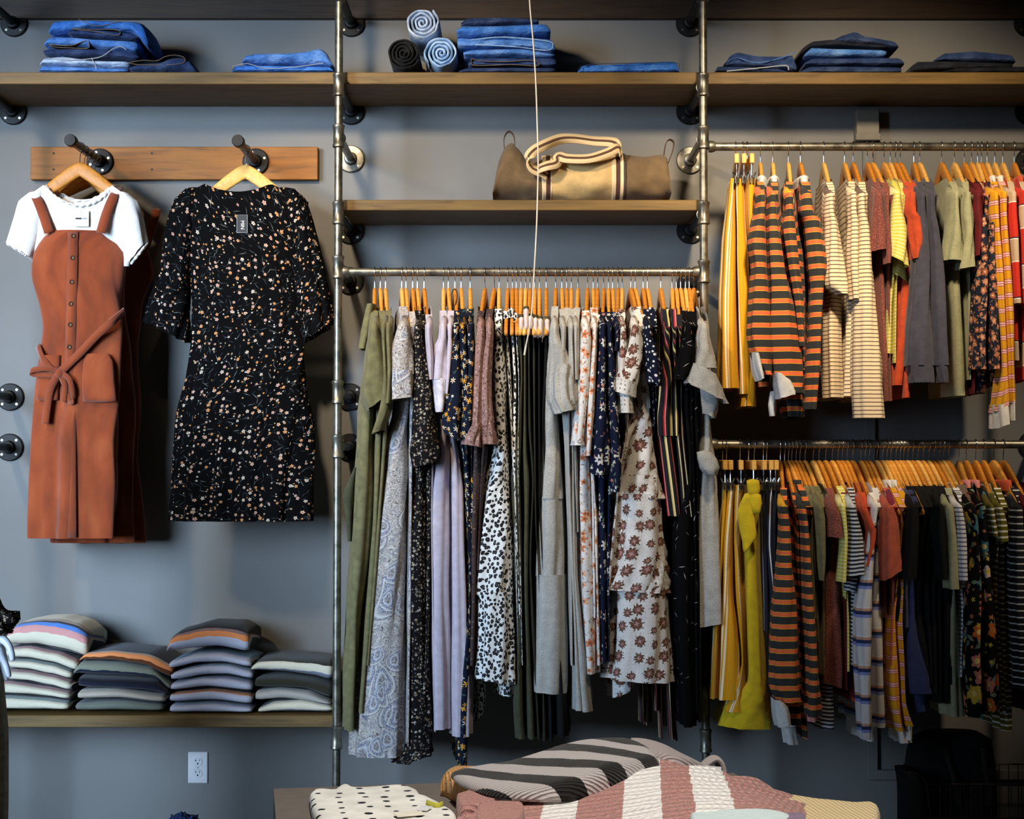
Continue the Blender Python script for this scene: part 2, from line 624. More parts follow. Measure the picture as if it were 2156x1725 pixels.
def slab(top, bot, Yf, depth, layers=1, groove=.006, zmin=None, n=36, step=.012, e=4.0, wob=.003, seed=0, sag=0.0, endr=.02, pinch=.3):
    """folded cloth lying on something: outline top/bot in pixels on the plane y=Yf; UV: u along, v up over the front edge"""
    x0, x1 = top[0][0], top[-1][0]
    W0, W1 = P(x0, 800, Yf).x, P(x1, 800, Yf).x
    k = max(6, int((W1 - W0) / step))
    V, F, UV = [], [], []
    m = n + 1
    for i in range(k + 1):
        px = x0 + (x1 - x0) * i / k
        zt, zb = P(px, lerp(top, px), Yf).z, P(px, lerp(bot, px), Yf).z
        if zmin is not None:
            zb = max(zb, zmin) if bot is not None else zmin
            zt = max(zt, zb + .004)
        X = P(px, 800, Yf).x
        d = min(X - W0, W1 - X)
        q = 1 - max(0, 1 - d / endr) ** 2 * pinch
        hz, zc = (zt - zb) / 2 * q, (zt + zb) / 2
        hd = depth / 2 - (1 - q) * .02
        yc = Yf + depth / 2
        v = 0
        lp = None
        vs = []
        for j in range(m):
            t = 2 * PI * j / n          # starts at the back, runs under, front, over
            cy = math.copysign(abs(math.cos(t)) ** (2 / e), math.cos(t))
            cz = -math.copysign(abs(math.sin(t)) ** (2 / e), math.sin(t))
            zf = (cz + 1) / 2
            y = yc + hd * cy
            if cy < 0 and layers > 1:
                g = abs(math.sin(PI * layers * zf))
                y += groove * 2 * (1 - min(1, g * 2.2)) * min(1, -cy * 1.5)
            z = zc + hz * cz
            nz = noise.noise((X * 14 + seed, y * 14, zf * 3 + seed))
            y += wob * nz * 1.5
            if cz > -.6 and cz < .99:
                z += wob * .4 * nz
            z += sag * noise.noise((X * 6 + seed * 2, y * 6, 0)) * (1 if cz > 0 else 0)
            pt = (X, y, z)
            if lp:
                v += math.hypot(pt[1] - lp[1], pt[2] - lp[2])
            lp = pt
            vs.append(v)
            V.append(pt)
        v0 = vs[n // 2]
        UV += [(X - W0, a - v0) for a in vs]
    for i in range(k):
        for j in range(n):
            F.append((i * m + j, i * m + j + 1, (i + 1) * m + j + 1, (i + 1) * m + j))
    F.append(tuple(range(n))[::-1])
    F.append(tuple(k * m + j for j in range(n)))
    return V, F, UV


def strip(pts, w, th=.002, up=(0, 1, 0)):
    """flat band along pts; up = the direction across the band"""
    pts = [Vector(p) for p in pts]
    V, F, UV = [], [], []
    L = 0
    for i, p in enumerate(pts):
        d = (pts[min(len(pts) - 1, i + 1)] - pts[max(0, i - 1)]).normalized()
        u = up[i] if isinstance(up, list) else up
        u = Vector(u)
        u = (u - d * u.dot(d)).normalized()
        nn = d.cross(u)
        if i:
            L += (p - pts[i - 1]).length
        for a, b in ((-1, -1), (1, -1), (1, 1), (-1, 1)):
            V.append(p + u * (a * w / 2) + nn * (b * th / 2))
            UV.append((a * w / 2 + w / 2, L))
    for i in range(len(pts) - 1):
        for k in range(4):
            k2 = (k + 1) % 4
            F.append((i * 4 + k, i * 4 + k2, i * 4 + 4 + k2, i * 4 + 4 + k))
    F += [(3, 2, 1, 0), tuple((len(pts) - 1) * 4 + k for k in range(4))]
    return V, F, UV


def smooth_pts(pts, k=6):
    pts = [tuple(p) for p in pts]
    out = []
    for i in range(len(pts) - 1):
        a, b = pts[max(0, i - 1)], pts[min(len(pts) - 1, i + 2)]
        out += [cr(a, pts[i], pts[i + 1], b, j / k) for j in range(k)]
    return out + [pts[-1]]


def words_mesh(name, text, size, loc, rot, m, parent):
    c = bpy.data.curves.new(name, 'FONT')
    c.body, c.size, c.extrude, c.align_x, c.align_y = text, size, .0003, 'CENTER', 'CENTER'
    t = bpy.data.objects.new(name, c)
    COL.objects.link(t)
    dg = bpy.context.evaluated_depsgraph_get()
    me = bpy.data.meshes.new_from_object(t.evaluated_get(dg))
    bpy.data.objects.remove(t)
    o = bpy.data.objects.new(name, me)
    COL.objects.link(o)
    me.materials.clear()
    me.materials.append(m)
    o.rotation_euler = rot
    w = wloc(parent)
    o.parent = parent
    o.location = Vector(loc) - w
    return o
# ------------------------------------------------------------------ materials of the setting
def wall_mat():
    t = NT('wall_paint')
    co = t.n('TexCoord').outputs['Object']
    n = t.noise(co, 2.5, 3)
    col = t.ramp(n, [(.3, (118, 117, 114)), (.7, (126, 125, 122))])
    return t.end(col, .8, sheen=0, bump=t.noise(co, 140, 3), bstr=.25, bdist=.003)


m_wall = wall_mat()
m_floor = simple('concrete_floor', (96, 94, 90), .7)
m_ceil = simple('ceiling_paint', (120, 120, 120), .9)
m_oak = wood('oak_shelf_wood', (106, 82, 42), 1)
m_dark = wood('dark_stained_wood', (58, 42, 28), 1, dark=.45)
m_board = wood('honey_stained_wood', (146, 90, 26), 1, dark=.62)
m_hang = wood('hanger_wood', (210, 148, 64), 1.5, .38, .8)
m_hang2 = wood('amber_hanger_wood', (192, 124, 44), 1.5, .38, .78)
m_hang3 = wood('pale_hanger_wood', (218, 168, 88), 1.5, .38, .82)
m_galv = metal('galvanised_steel', (128, 124, 112), .38, .85, .78)
m_iron = metal('black_iron', (30, 29, 28), .55, .6, .6)
m_peg = metal('grey_iron', (96, 94, 92), .42, .8)
m_chrome = metal('chrome_wire', (200, 200, 200), .2, 1, .8)
m_screw = metal('screw_steel', (170, 166, 150), .35)
m_white = simple('white_plastic', (226, 226, 226), .45)
m_slot = simple('dark_slot', (18, 18, 20), .6)
m_box = simple('painted_box', (128, 124, 112), .7)

# ------------------------------------------------------------------ setting
struct(MB().box((-5, 0, 0), (5, .12, 4.2)).build('wall_back', m_wall, smooth=False))
struct(MB().box((-5, -8, -.1), (5, .12, 0)).build('floor', m_floor, smooth=False))
struct(MB().box((-5, -8, 4.2), (5, .12, 4.3)).build('ceiling', m_ceil, smooth=False))

YP = -.40                       # plane of the pipe posts and the rails
YS = -.345                      # front edge of the shelves


def xw(px, py, Y):
    return P(px, py, Y).x


def zw(px, py, Y):
    return P(px, py, Y).z


def post(px, fits, label, side, silver=(), iron=True):
    """pipe post: fits = pixel rows of the tees; every tee carries a stub pipe back to a wall flange"""
    X = xw(px, 560, YP)
    t = thing('pipe_post', label, 'pipe post', (X, YP, 0), 'pipe posts of the clothes racks')
    MB().tube([(X, YP, .012), (X, YP, 3.6)], .0135, 18).build('pipe', m_galv, t)
    MB().lathe((X, YP, 0), 2, [(.05, 0), (.05, .01), (.024, .012), (.022, .035)], 24).build('foot_flange', m_iron, t)
    for py, stub in fits:
        z = zw(px, py, YP)
        f = MB()
        h = .036
        f.lathe((X, YP, z), 2, [(.0145, -h - .004), (.0205, -h), (.0205, -h + .008), (.0182, -h + .011), (.0182, h - .011), (.0205, h - .008), (.0205, h), (.0145, h + .004)], 20)
        if stub:
            f.lathe((X, YP, z), 1, [(.018, .004), (.018, .03), (.0205, .031), (.0205, .038)], 18)
        f.build('pipe_fitting', m_galv, t)
        if stub:
            m = m_galv if py in silver else m_iron
            MB().tube([(X, YP + .03, z), (X, -.01, z)], .0135, 14).build('bracket_pipe', m, t)
            fl = MB().lathe((X, 0, z), 1, [(.049, -.0005), (.049, -.008), (.046, -.011), (.024, -.013), (.021, -.03), (.018, -.032)][::-1], 28).build('wall_flange', m, t)
            for a in (45, 135, 225, 315):
                MB().lathe((X + .036 * math.cos(math.radians(a)), 0, z + .036 * math.sin(math.radians(a))), 1, [(.0045, -.009), (.0045, -.0125)][::-1], 8).build('flange_screw', m_screw, fl)
    return t


L_fits = [(-20, 1), (179, 1), (287, 1), (448.5, 1), (563, 1), (826, 1), (940, 1), (1553, 0)]
post(-56, [(-20, 1), (179, 1), (826, 1), (940, 1), (1553, 0)], 'galvanised pipe post beside the rust pinafore dress, black flanges showing', 1)
post(712, L_fits, 'galvanised pipe post between the black floral dress and the clothes rail', 1, (287,))
post(1482, [(-20, 1), (179, 1), (290, 1), (448.5, 1), (572, 1), (1560, 0)], 'galvanised pipe post between the long dresses and the yellow striped skirts', -1, (290,))
post(2252, [(-20, 1), (179, 1), (293, 1), (935, 1)], 'pipe post with black wall flange beyond the red colour-block tops', -1)


def board(name, x0, x1, y0, y1, pt, pb, Y0, label, cat, m, thick=None):
    z1 = zw(1078, pt, Y0)
    z0 = zw(1078, pb, Y0)
    X0, X1 = xw(x0, 300, Y0), xw(x1, 300, Y0)
    o = MB().box((0, 0, 0), (X1 - X0, y1 - y0, z1 - z0), .002).build(name, m, smooth=False)
    o.location = (X0, y0, z0)
    return tag(o, label, cat), z1, z0


# shelves and boards
_, z_top, _ = board('shelf_board', -420, 705, YS, -.0165, 152, 177, YS, 'wooden wall shelf board carrying jeans above the hook board', 'shelf', m_oak)
board('shelf_board', 719, 1474.5, YS, -.0165, 152, 177, YS, 'wooden wall shelf board carrying rolled jeans between two pipe posts', 'shelf', m_oak)
board('shelf_board', 1489.5, 2640, YS, -.0165, 152, 177, YS, 'wooden wall shelf board carrying dark jeans above the shirts rail', 'shelf', m_oak)
_, z_mid, _ = board('shelf_board', 719.5, 1475, YS, -.0165, 421, 443, YS, 'wooden wall shelf board with the duffel bag standing on it', 'shelf', m_oak)
_, z_low, _ = board('shelf_board', -420, 708, YS, -.0165, 1507, 1532, YS, 'low wooden shelf board carrying four stacks of folded sweaters', 'shelf', m_oak)
o = MB().box((0, 0, 0), (4.4, .022, .30), .002).build('wall_board', m_dark, smooth=False)
o.location = (-2.3, -.023, zw(1078, 39, -.022))
tag(o, 'dark stained wooden board along the top of the wall', 'board')
# unseen shelf added above it to keep the track spots off the top strip
o = MB().box((0, 0, 0), (4.4, .31, .036), .002).build('shelf_board', m_dark, smooth=False)
o.location = (-2.3, -.333, zw(1078, 39, -.022) + .165)
tag(o, 'dark wooden shelf over the top wall board', 'shelf')

# rails
def rail(px0, px1, py, label, ends):
    z = zw(1100, py, YP)
    X0, X1 = xw(px0, py, YP), xw(px1, py, YP)
    t = thing('clothes_rail', label, 'clothes rail', (X0, YP, z))
    MB().tube([(X0 + .004, YP, z), (X1 - .004, YP, z)], .0138, 20).build('rail_pipe', m_galv, t)
    for e, s in ends:
        X = X0 if e == 0 else X1
        MB().lathe((X, YP, z), 0, [(.016, 0), (.0195, .001 * s), (.0195, .012 * s), (.016, .022 * s)], 18).build('end_fitting', m_galv, t)
    return z


Z1 = rail(722, 1472, 573, 'horizontal galvanised rail full of long dresses under the duffel shelf', ((0, 1), (1, -1)))
Z2 = rail(1492, 2243, 309, 'upper galvanised rail of striped shirts under the jeans shelf', ((0, 1), (1, -1)))
Z3 = rail(1497, 2243, 936, 'lower galvanised rail crowded with wooden hangers and short tops', ((0, 1), (1, -1)))
# ------------------------------------------------------------------ board with two pegs
Yb = -.03
zb1, zb0 = zw(360, 309, Yb), zw(360, 378, Yb)
xb0, xb1 = xw(64, 340, Yb), xw(669, 340, Yb)
t = thing('hook_board', 'honey wooden wall board with two black pipe pegs', 'hook board', ((xb0 + xb1) / 2, Yb, zb0))
MB().box((xb0, Yb, zb0), (xb1, -.001, zb1), .002).build('board', m_board, t, smooth=False)
for px in (113, 320):
    for py in (323, 357):
        p = P(px, py, Yb)
        MB().lathe((p.x, p.y, p.z), 1, [(.004, -.0012), (.004, .002)][::1], 8).build('board_screw', m_iron, t)
PEG = []
for px, py, L in ((211, 341, .375), (539, 341, .365)):
    p = P(px, py, Yb)
    g = MB()
    g.tube([(p.x, Yb - .005, p.z), (p.x, Yb - L, p.z)], .0138, 18)
    pg = g.build('peg_pipe', m_peg, t)
    MB().lathe((p.x, Yb, p.z), 1, [(.047, -.0005), (.047, -.009), (.044, -.012), (.024, -.014), (.021, -.034), (.018, -.036)][::-1], 28).build('peg_flange', m_iron, t)
    for a in (20, 110, 200, 290):
        MB().lathe((p.x + .034 * math.cos(math.radians(a)), Yb, p.z + .034 * math.sin(math.radians(a))), 1, [(.0045, -.009), (.0045, -.0135)][::-1], 8).build('peg_screw', m_screw, t)
    MB().lathe((p.x, Yb - L, p.z), 1, [(.019, .02), (.0205, .018), (.0205, -.008), (.0185, -.013), (.0, -.0135)][::-1], 20).build('peg_cap', m_iron, t)
    PEG.append((p.x, p.z, Yb - L))

# ------------------------------------------------------------------ wall outlet, junction box, raceway
a, b = P(396, 1584, -.006), P(437, 1650, -.006)
t = thing('wall_outlet', 'white double wall outlet under the sweater shelf', 'outlet', ((a.x + b.x) / 2, 0, b.z))
MB().box((a.x, -.006, b.z), (b.x, -.0005, a.z), .0025).build('cover_plate', m_white, t, smooth=False)
cx = (a.x + b.x) / 2
for k, cz in enumerate((a.z - (a.z - b.z) * .31, a.z - (a.z - b.z) * .68)):
    r = MB()
    pr = [(.0165 * math.cos(q), .0165 * math.sin(q)) for q in [2 * PI * i / 24 for i in range(24)]]
    pr = [(x, max(-.0135, min(.0135, z))) for x, z in pr]
    V = [(cx + x, -.006, cz + z) for x, z in pr] + [(cx + x * .95, -.0082, cz + z * .95) for x, z in pr]
    F = [(i, (i + 1) % 24, 24 + (i + 1) % 24, 24 + i) for i in range(24)] + [tuple(range(24, 48))]
    r.add(V, F)
    rc = r.build('receptacle', m_white, t, smooth=False)
    s = MB()
    s.box((cx - .0075, -.0086, cz + .001), (cx - .0055, -.008, cz + .009))
    s.box((cx - .0105, -.0086, cz + .004), (cx - .0075, -.008, cz + .0062))
    s.box((cx + .0055, -.0086, cz + .002), (cx + .0075, -.008, cz + .009))
    s.lathe((cx, -.008, cz - .006), 1, [(.003, -.0006), (.003, .0004)][::1], 10)
    s.build('slots', m_slot, rc, smooth=False)
MB().lathe((cx, -.006, (a.z + b.z) / 2), 1, [(.0025, -.001), (.003, .0)][::1], 10).build('screw', m_screw, t)

a, b = P(1804, 229, -.06), P(1852, 293, -.06)
t = thing('junction_box', 'beige surface junction box above the shirts rail', 'electrical box', ((a.x + b.x) / 2, 0, b.z))
MB().box((a.x, -.06, b.z), (b.x, -.0005, a.z), .003).build('box_body', m_box, t, smooth=False)
MB().box((a.x - .004, -.066, b.z - .004), (b.x + .004, -.058, b.z + .02), .002).build('box_lip', m_box, t, smooth=False)
c0, c1 = xw(1820, 700, -.02), xw(1842, 700, -.02)
q = MB().box((c0, -.02, zw(1830, 1643, -.02)), (c1, -.0005, b.z), .002)
q.box((c1 - .001, -.02, zw(1830, 1643, -.02)), (xw(2300, 1640, -.02), -.0005, zw(1830, 1622, -.02)), .002)
o = q.build('cable_raceway', m_wall, smooth=False)
tag(o, 'flat painted cable raceway running down the wall and turning low', 'cable raceway')

# ------------------------------------------------------------------ pull cord hanging in front of the shelves
m_cord = simple('white_cord', (214, 208, 196), .8)
Yc = -.78
pts = [P(x, y, Yc) for x, y in ((1104, -420), (1110, -140), (1115, 0), (1122, 80), (1128, 170), (1131, 260), (1133, 340), (1132, 400), (1130, 470), (1127, 530), (1123, 600), (1119, 660), (1113, 700), (1108, 725), (1104, 748))]
pts[0].z = 4.2
o = MB().tube(smooth_pts(pts, 5), [.0022] * 66 + [.003] * 5, 8).build('pull_cord', m_cord)
tag(o, 'thin white pull cord hanging in front of the duffel shelf', 'cord')

# ------------------------------------------------------------------ duffel bag
m_canv = plain('brown_canvas', (104, 84, 58), .06, .9)
m_tan = plain('tan_canvas', (196, 166, 112), .05, .85)
m_leath = simple('dark_leather', (74, 50, 40), .55)
m_web = stripes('striped_webbing', 0, .075, [(0, (226, 200, 160)), (.22, (84, 56, 44)), (.42, (226, 200, 160)), (.56, (70, 60, 56)), (.9, (226, 200, 160))])
Yf = -.325
t = thing('duffel_bag', 'brown canvas duffel bag with tan middle panel and striped handles', 'bag', P(1225, 421, Yf) + Vector((0, .14, 0)))
top = [(1037, 392), (1042, 360), (1052, 320), (1066, 294), (1078, 287), (1092, 302), (1110, 326), (1140, 318), (1200, 312), (1260, 314), (1310, 316), (1360, 318), (1395, 312), (1408, 310), (1413, 330), (1415, 380)]
bot = [(1037, 419), (1415, 421)]
V, F, UV = slab(top, bot, Yf, .27, zmin=z_mid + .001, n=48, step=.01, e=2.3, wob=.012, seed=3, sag=.01, endr=.03)
mk('bag_body', V, F, m_canv, t, UV)
def grow_slab(x0, x1, g, m, name, stepp=.008):
    tp = [(x, lerp(top, x) - 1.5 * g) for x in [x0 + (x1 - x0) * i / 8 for i in range(9)]]
    V, F, UV = slab(tp, [(x0, 421), (x1, 421)], Yf - .0015 * g, .27 + .003 * g, zmin=z_mid + .001, n=48, step=stepp, e=2.3, wob=.012, seed=3, sag=.006, endr=.004)
    return mk(name, V, F, m, t, UV)
grow_slab(1142, 1318, 1.5, m_tan, 'middle_panel')
for x0, x1 in ((1140, 1166), (1288, 1322)):
    grow_slab(x0, x1, 3, m_web, 'webbing_band', .004)
def handle(pts, w):
    pp = smooth_pts(pts, 5)
    V, F, UV = strip(pp, w, .004, (0, .35, 1))
    mk('handle', V, F, m_web2, t, UV)
m_web2 = stripes('handle_webbing', 0, .034, [(0, (222, 196, 150)), (.45, (92, 64, 48)), (.72, (222, 196, 150))])
handle([P(1150, 366, Yf - .004), P(1121, 356, Yf - .03), P(1112, 336, Yf - .04), P(1124, 318, Yf - .03), P(1150, 304, Yf + .0), P(1180, 293, Yf + .06), P(1210, 292, Yf + .09), P(1250, 297, Yf + .1), P(1290, 300, Yf + .08), P(1304, 312, Yf + .04), P(1308, 330, Yf - .004)], .036)
handle([P(1152, 372, Yf - .006), P(1135, 358, Yf - .03), P(1150, 350, Yf - .045), P(1172, 344, Yf - .03), P(1176, 330, Yf - .02), P(1195, 334, Yf - .03), P(1240, 334, Yf - .04), P(1280, 322, Yf - .03), P(1302, 312, Yf - .015), P(1305, 330, Yf - .006)], .034)
for pts in ([(1064, 330), (1061, 300), (1063, 286), (1071, 277), (1080, 283), (1084, 300), (1082, 330)], [(1396, 345), (1399, 318), (1403, 300), (1411, 294), (1419, 302), (1415, 322), (1406, 345)]):
    V, F, UV = strip(smooth_pts([P(x, y, Yf + .13) for x, y in pts], 5), .022, .003, (0, 1, 0))
    mk('end_loop', V, F, m_leath, t, UV)
# ------------------------------------------------------------------ folded jeans on the top shelves
dn = {
    'bright': denim('bright_blue_denim', (44, 106, 190), .2),
    'mid': denim('mid_blue_denim', (64, 116, 190), .25),
    'dark': denim('dark_indigo_denim', (30, 52, 96), .12),
    'navy': denim('navy_denim', (26, 46, 86), .15),
    'ink': denim('ink_denim', (15, 20, 32), .08),
    'light': denim('pale_denim', (160, 182, 212), .5),
    'sky': denim('sky_blue_denim', (140, 178, 220), .4),
    'black': denim('black_denim', (9, 9, 11), .03),
}
m_thread = simple('tan_thread', (124, 104, 84), .8)
m_fray = simple('frayed_white_thread', (160, 164, 170), .9)
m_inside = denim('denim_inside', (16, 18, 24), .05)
YJ = -.325


def edge(parent, pts, m=None, r=.001, name='hem_edge', Y=YJ - .004):
    MB().tube(smooth_pts([P(x, y, Y) for x, y in pts], 4), r, 6).build(name, m or m_thread, parent)


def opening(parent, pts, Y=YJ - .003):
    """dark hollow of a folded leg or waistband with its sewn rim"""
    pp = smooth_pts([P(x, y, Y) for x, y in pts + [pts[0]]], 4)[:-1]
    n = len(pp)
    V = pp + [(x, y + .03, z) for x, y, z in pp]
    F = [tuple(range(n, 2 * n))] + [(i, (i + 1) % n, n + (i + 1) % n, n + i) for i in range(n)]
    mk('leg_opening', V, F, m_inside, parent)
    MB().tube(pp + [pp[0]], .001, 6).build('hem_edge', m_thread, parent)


def fold(name, label, cat, top, bot, m, Yf=YJ, depth=.27, group=None, zmin=None, **k):
    if not isinstance(bot, list):
        bot = [(top[0][0], bot), (top[-1][0], bot)]
    a, b = top[0][0], top[-1][0]
    px = (a + b) / 2
    base = P(px, lerp(bot, px), Yf)
    t = thing(name, label, cat, (base.x, Yf + depth / 2, base.z if zmin is None else zmin), group)
    k.setdefault('seed', a * .37)
    V, F, UV = slab(top, bot, Yf, depth, zmin=zmin, **k)
    mk('folded_cloth', V, F, m, t, UV)
    return t


def jean(label, top, bot, col, group, **k):
    if not isinstance(bot, list):
        k['zmin'] = z_top + .0005
    k.setdefault('layers', 2)
    k.setdefault('e', 3.2)
    k.setdefault('wob', .005)
    k.setdefault('sag', .0015)
    return fold('folded_jeans', label, 'jeans', top, bot, dn[col], group=group, **k)


g1 = 'jeans stacked above the hook board'
j = jean('bright blue folded jeans with a pocket, topmost of the stack above the hook board', [(94, 62), (97, 46), (110, 38), (150, 37), (285, 40), (297, 48), (304, 70)], [(94, 70), (150, 64), (180, 58), (270, 66), (285, 80), (304, 104)], 'bright', g1, layers=1)
edge(j, [(165, 40), (205, 55), (254, 44)], name='pocket_seam')
j = jean('dark folded jeans with open leg under the topmost pair above the hook board', [(134, 62), (180, 58), (270, 66), (282, 74)], [(134, 72), (282, 82)], 'dark', g1)
opening(j, [(150, 60), (196, 62), (236, 62), (252, 66), (250, 74), (232, 73), (204, 67), (160, 62)])
jean('mid blue folded jeans, third from top of the stack above the hook board', [(84, 88), (95, 71), (140, 73), (200, 78), (282, 82)], [(84, 98), (160, 98), (230, 102), (282, 108)], 'mid', g1, layers=1)
j = jean('dark folded jeans with looped open leg in the stack above the hook board', [(83, 100), (160, 98), (250, 104), (284, 110)], [(84, 116), (215, 117), (284, 126)], 'navy', g1)
opening(j, [(104, 94), (150, 96), (172, 88), (184, 86), (188, 94), (183, 102), (150, 101), (116, 99)])
j = jean('pale frayed folded jeans, second from bottom of the stack above the hook board', [(76, 132), (82, 119), (120, 114), (190, 124), (266, 125)], [(76, 136), (266, 141)], 'light', g1, layers=1)
edge(j, [(100, 122), (140, 127), (190, 124), (216, 118), (236, 104), (254, 98), (266, 105)], m_fray, .0016, 'frayed_edge')
edge(j, [(192, 122), (200, 135), (203, 146)], m_fray, .0016, 'frayed_edge')
jean('blue folded jeans at the bottom of the stack above the hook board', [(74, 142), (80, 136), (262, 142)], 151, 'mid', g1)
j = jean('dark folded jeans lying next to the tall stack above the hook board', [(267, 136), (290, 130), (332, 126), (352, 116), (375, 115), (392, 122), (409, 147)], 151, 'navy', g1, layers=1)
opening(j, [(270, 132), (300, 127), (330, 128), (346, 120), (365, 116), (386, 120), (389, 130), (372, 135), (330, 137), (290, 136)])
j = jean('light blue folded jeans on top of the low pair beside the pipe post', [(505, 128), (512, 112), (535, 107), (600, 106), (640, 101), (668, 94), (678, 98), (698, 132)], [(505, 133), (600, 134), (698, 139)], 'mid', 'low pair of jeans beside the post', layers=1)
j = jean('dark blue folded jeans under the light pair beside the pipe post', [(484, 144), (494, 133), (600, 135), (690, 137), (698, 144)], 151, 'bright', 'low pair of jeans beside the post')
edge(j, [(488, 140), (520, 134), (560, 144), (620, 141), (680, 133)], m_fray, .0012)

# rolled jeans: a spiral of cloth
def roll(px, py, rp, m, label):
    c = P(px, py, YJ)
    R = rp * (5.275 / FPX)
    turns, th = 4.3, R * .135
    n = 150
    t = thing('rolled_jeans', label, 'jeans', (c.x, YJ + .14, c.z - R), 'jeans rolled up on the shelf')
    V, F, UV = [], [], []
    L = 0
    for i in range(n + 1):
        f = i / n
        a = f * turns * 2 * PI + 2.2 + px
        r = R * (.10 + .90 * f) - th * .5
        w = noise.noise((math.cos(a) * 2 + px, math.sin(a) * 2, f * 3)) * .0035 * (.3 + f)
        L += r * turns * 2 * PI / n
        for rr, y in ((r - th * .46, YJ + .003), (r - th * .1, YJ - .006 + noise.noise((a, px, 0)) * .006), (r + th * .46, YJ + .002), (r + th * .5, YJ + .26), (r - th * .46, YJ + .26)):
            q = (rr + w)
            V.append((c.x + q * math.cos(a), y, c.z + q * math.sin(a) * .97))
            UV.append((L, y + rr))
    for i in range(n):
        for k in range(5):
            k2 = (k + 1) % 5
            F.append((i * 5 + k, i * 5 + k2, i * 5 + 5 + k2, i * 5 + 5 + k))
    F += [(4, 3, 2, 1, 0), tuple(n * 5 + k for k in range(5))]
    mk('rolled_cloth', V, F, m, t, UV)


Rj = 37.5 * 5.275 / FPX
roll(850, 970 - (z_top + Rj + .001 - 1.5) * FPX / 5.275, 37.5, dn['black'], 'black rolled jeans under the pale roll on the shelf')
roll(929.5, 970 - (z_top + Rj + .001 - 1.5) * FPX / 5.275, 37.5, dn['sky'], 'pale blue rolled jeans lying between the black roll and the stack')
roll(889, 970 - (z_top + Rj + .001 - 1.5) * FPX / 5.275 - 64, 37, dn['light'], 'pale blue rolled jeans resting on top of two other rolls')

g2 = 'jeans stacked beside the rolls'
jean('darkest blue folded jeans on top of the stack beside the rolls', [(970, 44), (984, 33), (1060, 31), (1135, 37)], [(970, 54), (1060, 50), (1135, 48)], 'navy', g2)
jean('bright folded jeans, second from top of the stack beside the rolls', [(960, 58), (975, 48), (1040, 49), (1150, 44), (1160, 58)], [(960, 70), (990, 76), (1080, 73), (1160, 70)], 'bright', g2, layers=1)
j = jean('blue folded jeans with layered edge, third from top beside the rolls', [(962, 72), (985, 76), (1080, 73), (1162, 76), (1169, 88)], [(970, 100), (990, 99), (1100, 99), (1168, 110)], 'mid', g2, layers=3)
edge(j, [(992, 84), (1060, 78), (1150, 86), (1164, 96), (1150, 106), (1080, 98), (1000, 94)], dn['sky'], .0016)
jean('washed blue folded jeans in the middle of the stack beside the rolls', [(975, 104), (1000, 100), (1100, 99), (1168, 110)], [(978, 118), (1080, 117), (1168, 120)], 'mid', g2, layers=1)
j = jean('blue folded jeans with pale sewn edge low in the stack beside the rolls', [(985, 126), (1010, 118), (1080, 118), (1171, 118)], [(985, 138), (1100, 139), (1172, 139)], 'dark', g2, layers=3)
opening(j, [(993, 123), (1010, 128), (1060, 130), (1110, 127), (1132, 130), (1130, 139), (1080, 136), (1020, 138), (994, 136)])
jean('dark folded jeans at the bottom of the stack beside the rolls', [(966, 146), (985, 140), (1170, 139)], 152, 'navy', g2)
j = jean('single pair of blue folded jeans lying flat in the middle of its shelf', [(1218, 145), (1226, 134), (1300, 130), (1370, 125), (1424, 122), (1433, 142)], 152, 'bright', None, layers=3, groove=.004)
edge(j, [(1222, 146), (1240, 136), (1330, 133), (1420, 132), (1430, 144)], dn['dark'], .0012)

g3 = 'dark jeans above the shirts rail'
j = jean('dark wavy folded jeans on the small pile next to the pipe post', [(1528, 132), (1546, 108), (1558, 103), (1600, 112), (1650, 112), (1678, 108), (1682, 132)], [(1528, 138), (1600, 141), (1682, 150)], 'dark', g3, layers=3)
edge(j, [(1532, 130), (1552, 122), (1590, 132), (1630, 126), (1676, 110)], dn['mid'], .0012)
j = jean('dark folded jeans with frayed pale edge under the small wavy pile', [(1508, 148), (1516, 135), (1560, 136), (1640, 142), (1664, 150)], 152, 'navy', g3)
edge(j, [(1530, 150), (1570, 146), (1612, 142), (1655, 138), (1660, 148)], m_fray, .002)
j = jean('folded jeans on the very top of the tall dark stack above the shirts rail', [(1758, 82), (1785, 68), (1808, 60), (1830, 72), (1888, 82), (1899, 94)], [(1758, 88), (1830, 92), (1899, 100)], 'navy', g3, layers=2)
jean('almost black folded jeans, second in the tall dark stack above the shirts rail', [(1688, 110), (1698, 93), (1720, 82), (1760, 78), (1800, 88), (1872, 92)], [(1690, 117), (1715, 98), (1780, 97), (1872, 101)], 'ink', g3)
jean('greyer blue folded jeans in the middle of the tall dark stack', [(1700, 110), (1714, 95), (1780, 98), (1873, 101)], [(1700, 118), (1780, 119), (1873, 119)], 'mid', g3, layers=1)
j = jean('dark folded jeans with curled hem, fourth in the tall dark stack', [(1702, 126), (1720, 119), (1800, 119), (1900, 117), (1911, 126)], [(1704, 136), (1908, 137)], 'dark', g3)
jean('dark folded jeans at the bottom of the tall dark stack', [(1690, 146), (1712, 136), (1770, 136), (1905, 138)], 152, 'navy', g3, layers=3)
g4 = 'jeans at the end of the shelf'
jean('black-blue folded jeans on top of the low pile at the far shelf end', [(1976, 122), (1998, 107), (2060, 102), (2138, 110), (2147, 126)], [(1976, 128), (2147, 131)], 'dark', g4)
j = jean('dark folded jeans with open leg in the low pile at the far shelf end', [(1927, 134), (1942, 124), (1978, 124), (2142, 130)], [(1929, 150), (1990, 146), (2142, 142)], 'ink', g4)
jean('black folded jeans at the bottom of the low pile at the far shelf end', [(1992, 148), (2030, 140), (2100, 137), (2200, 136)], 152, 'ink', g4)

# ------------------------------------------------------------------ folded sweaters on the low shelf
YW = -.32


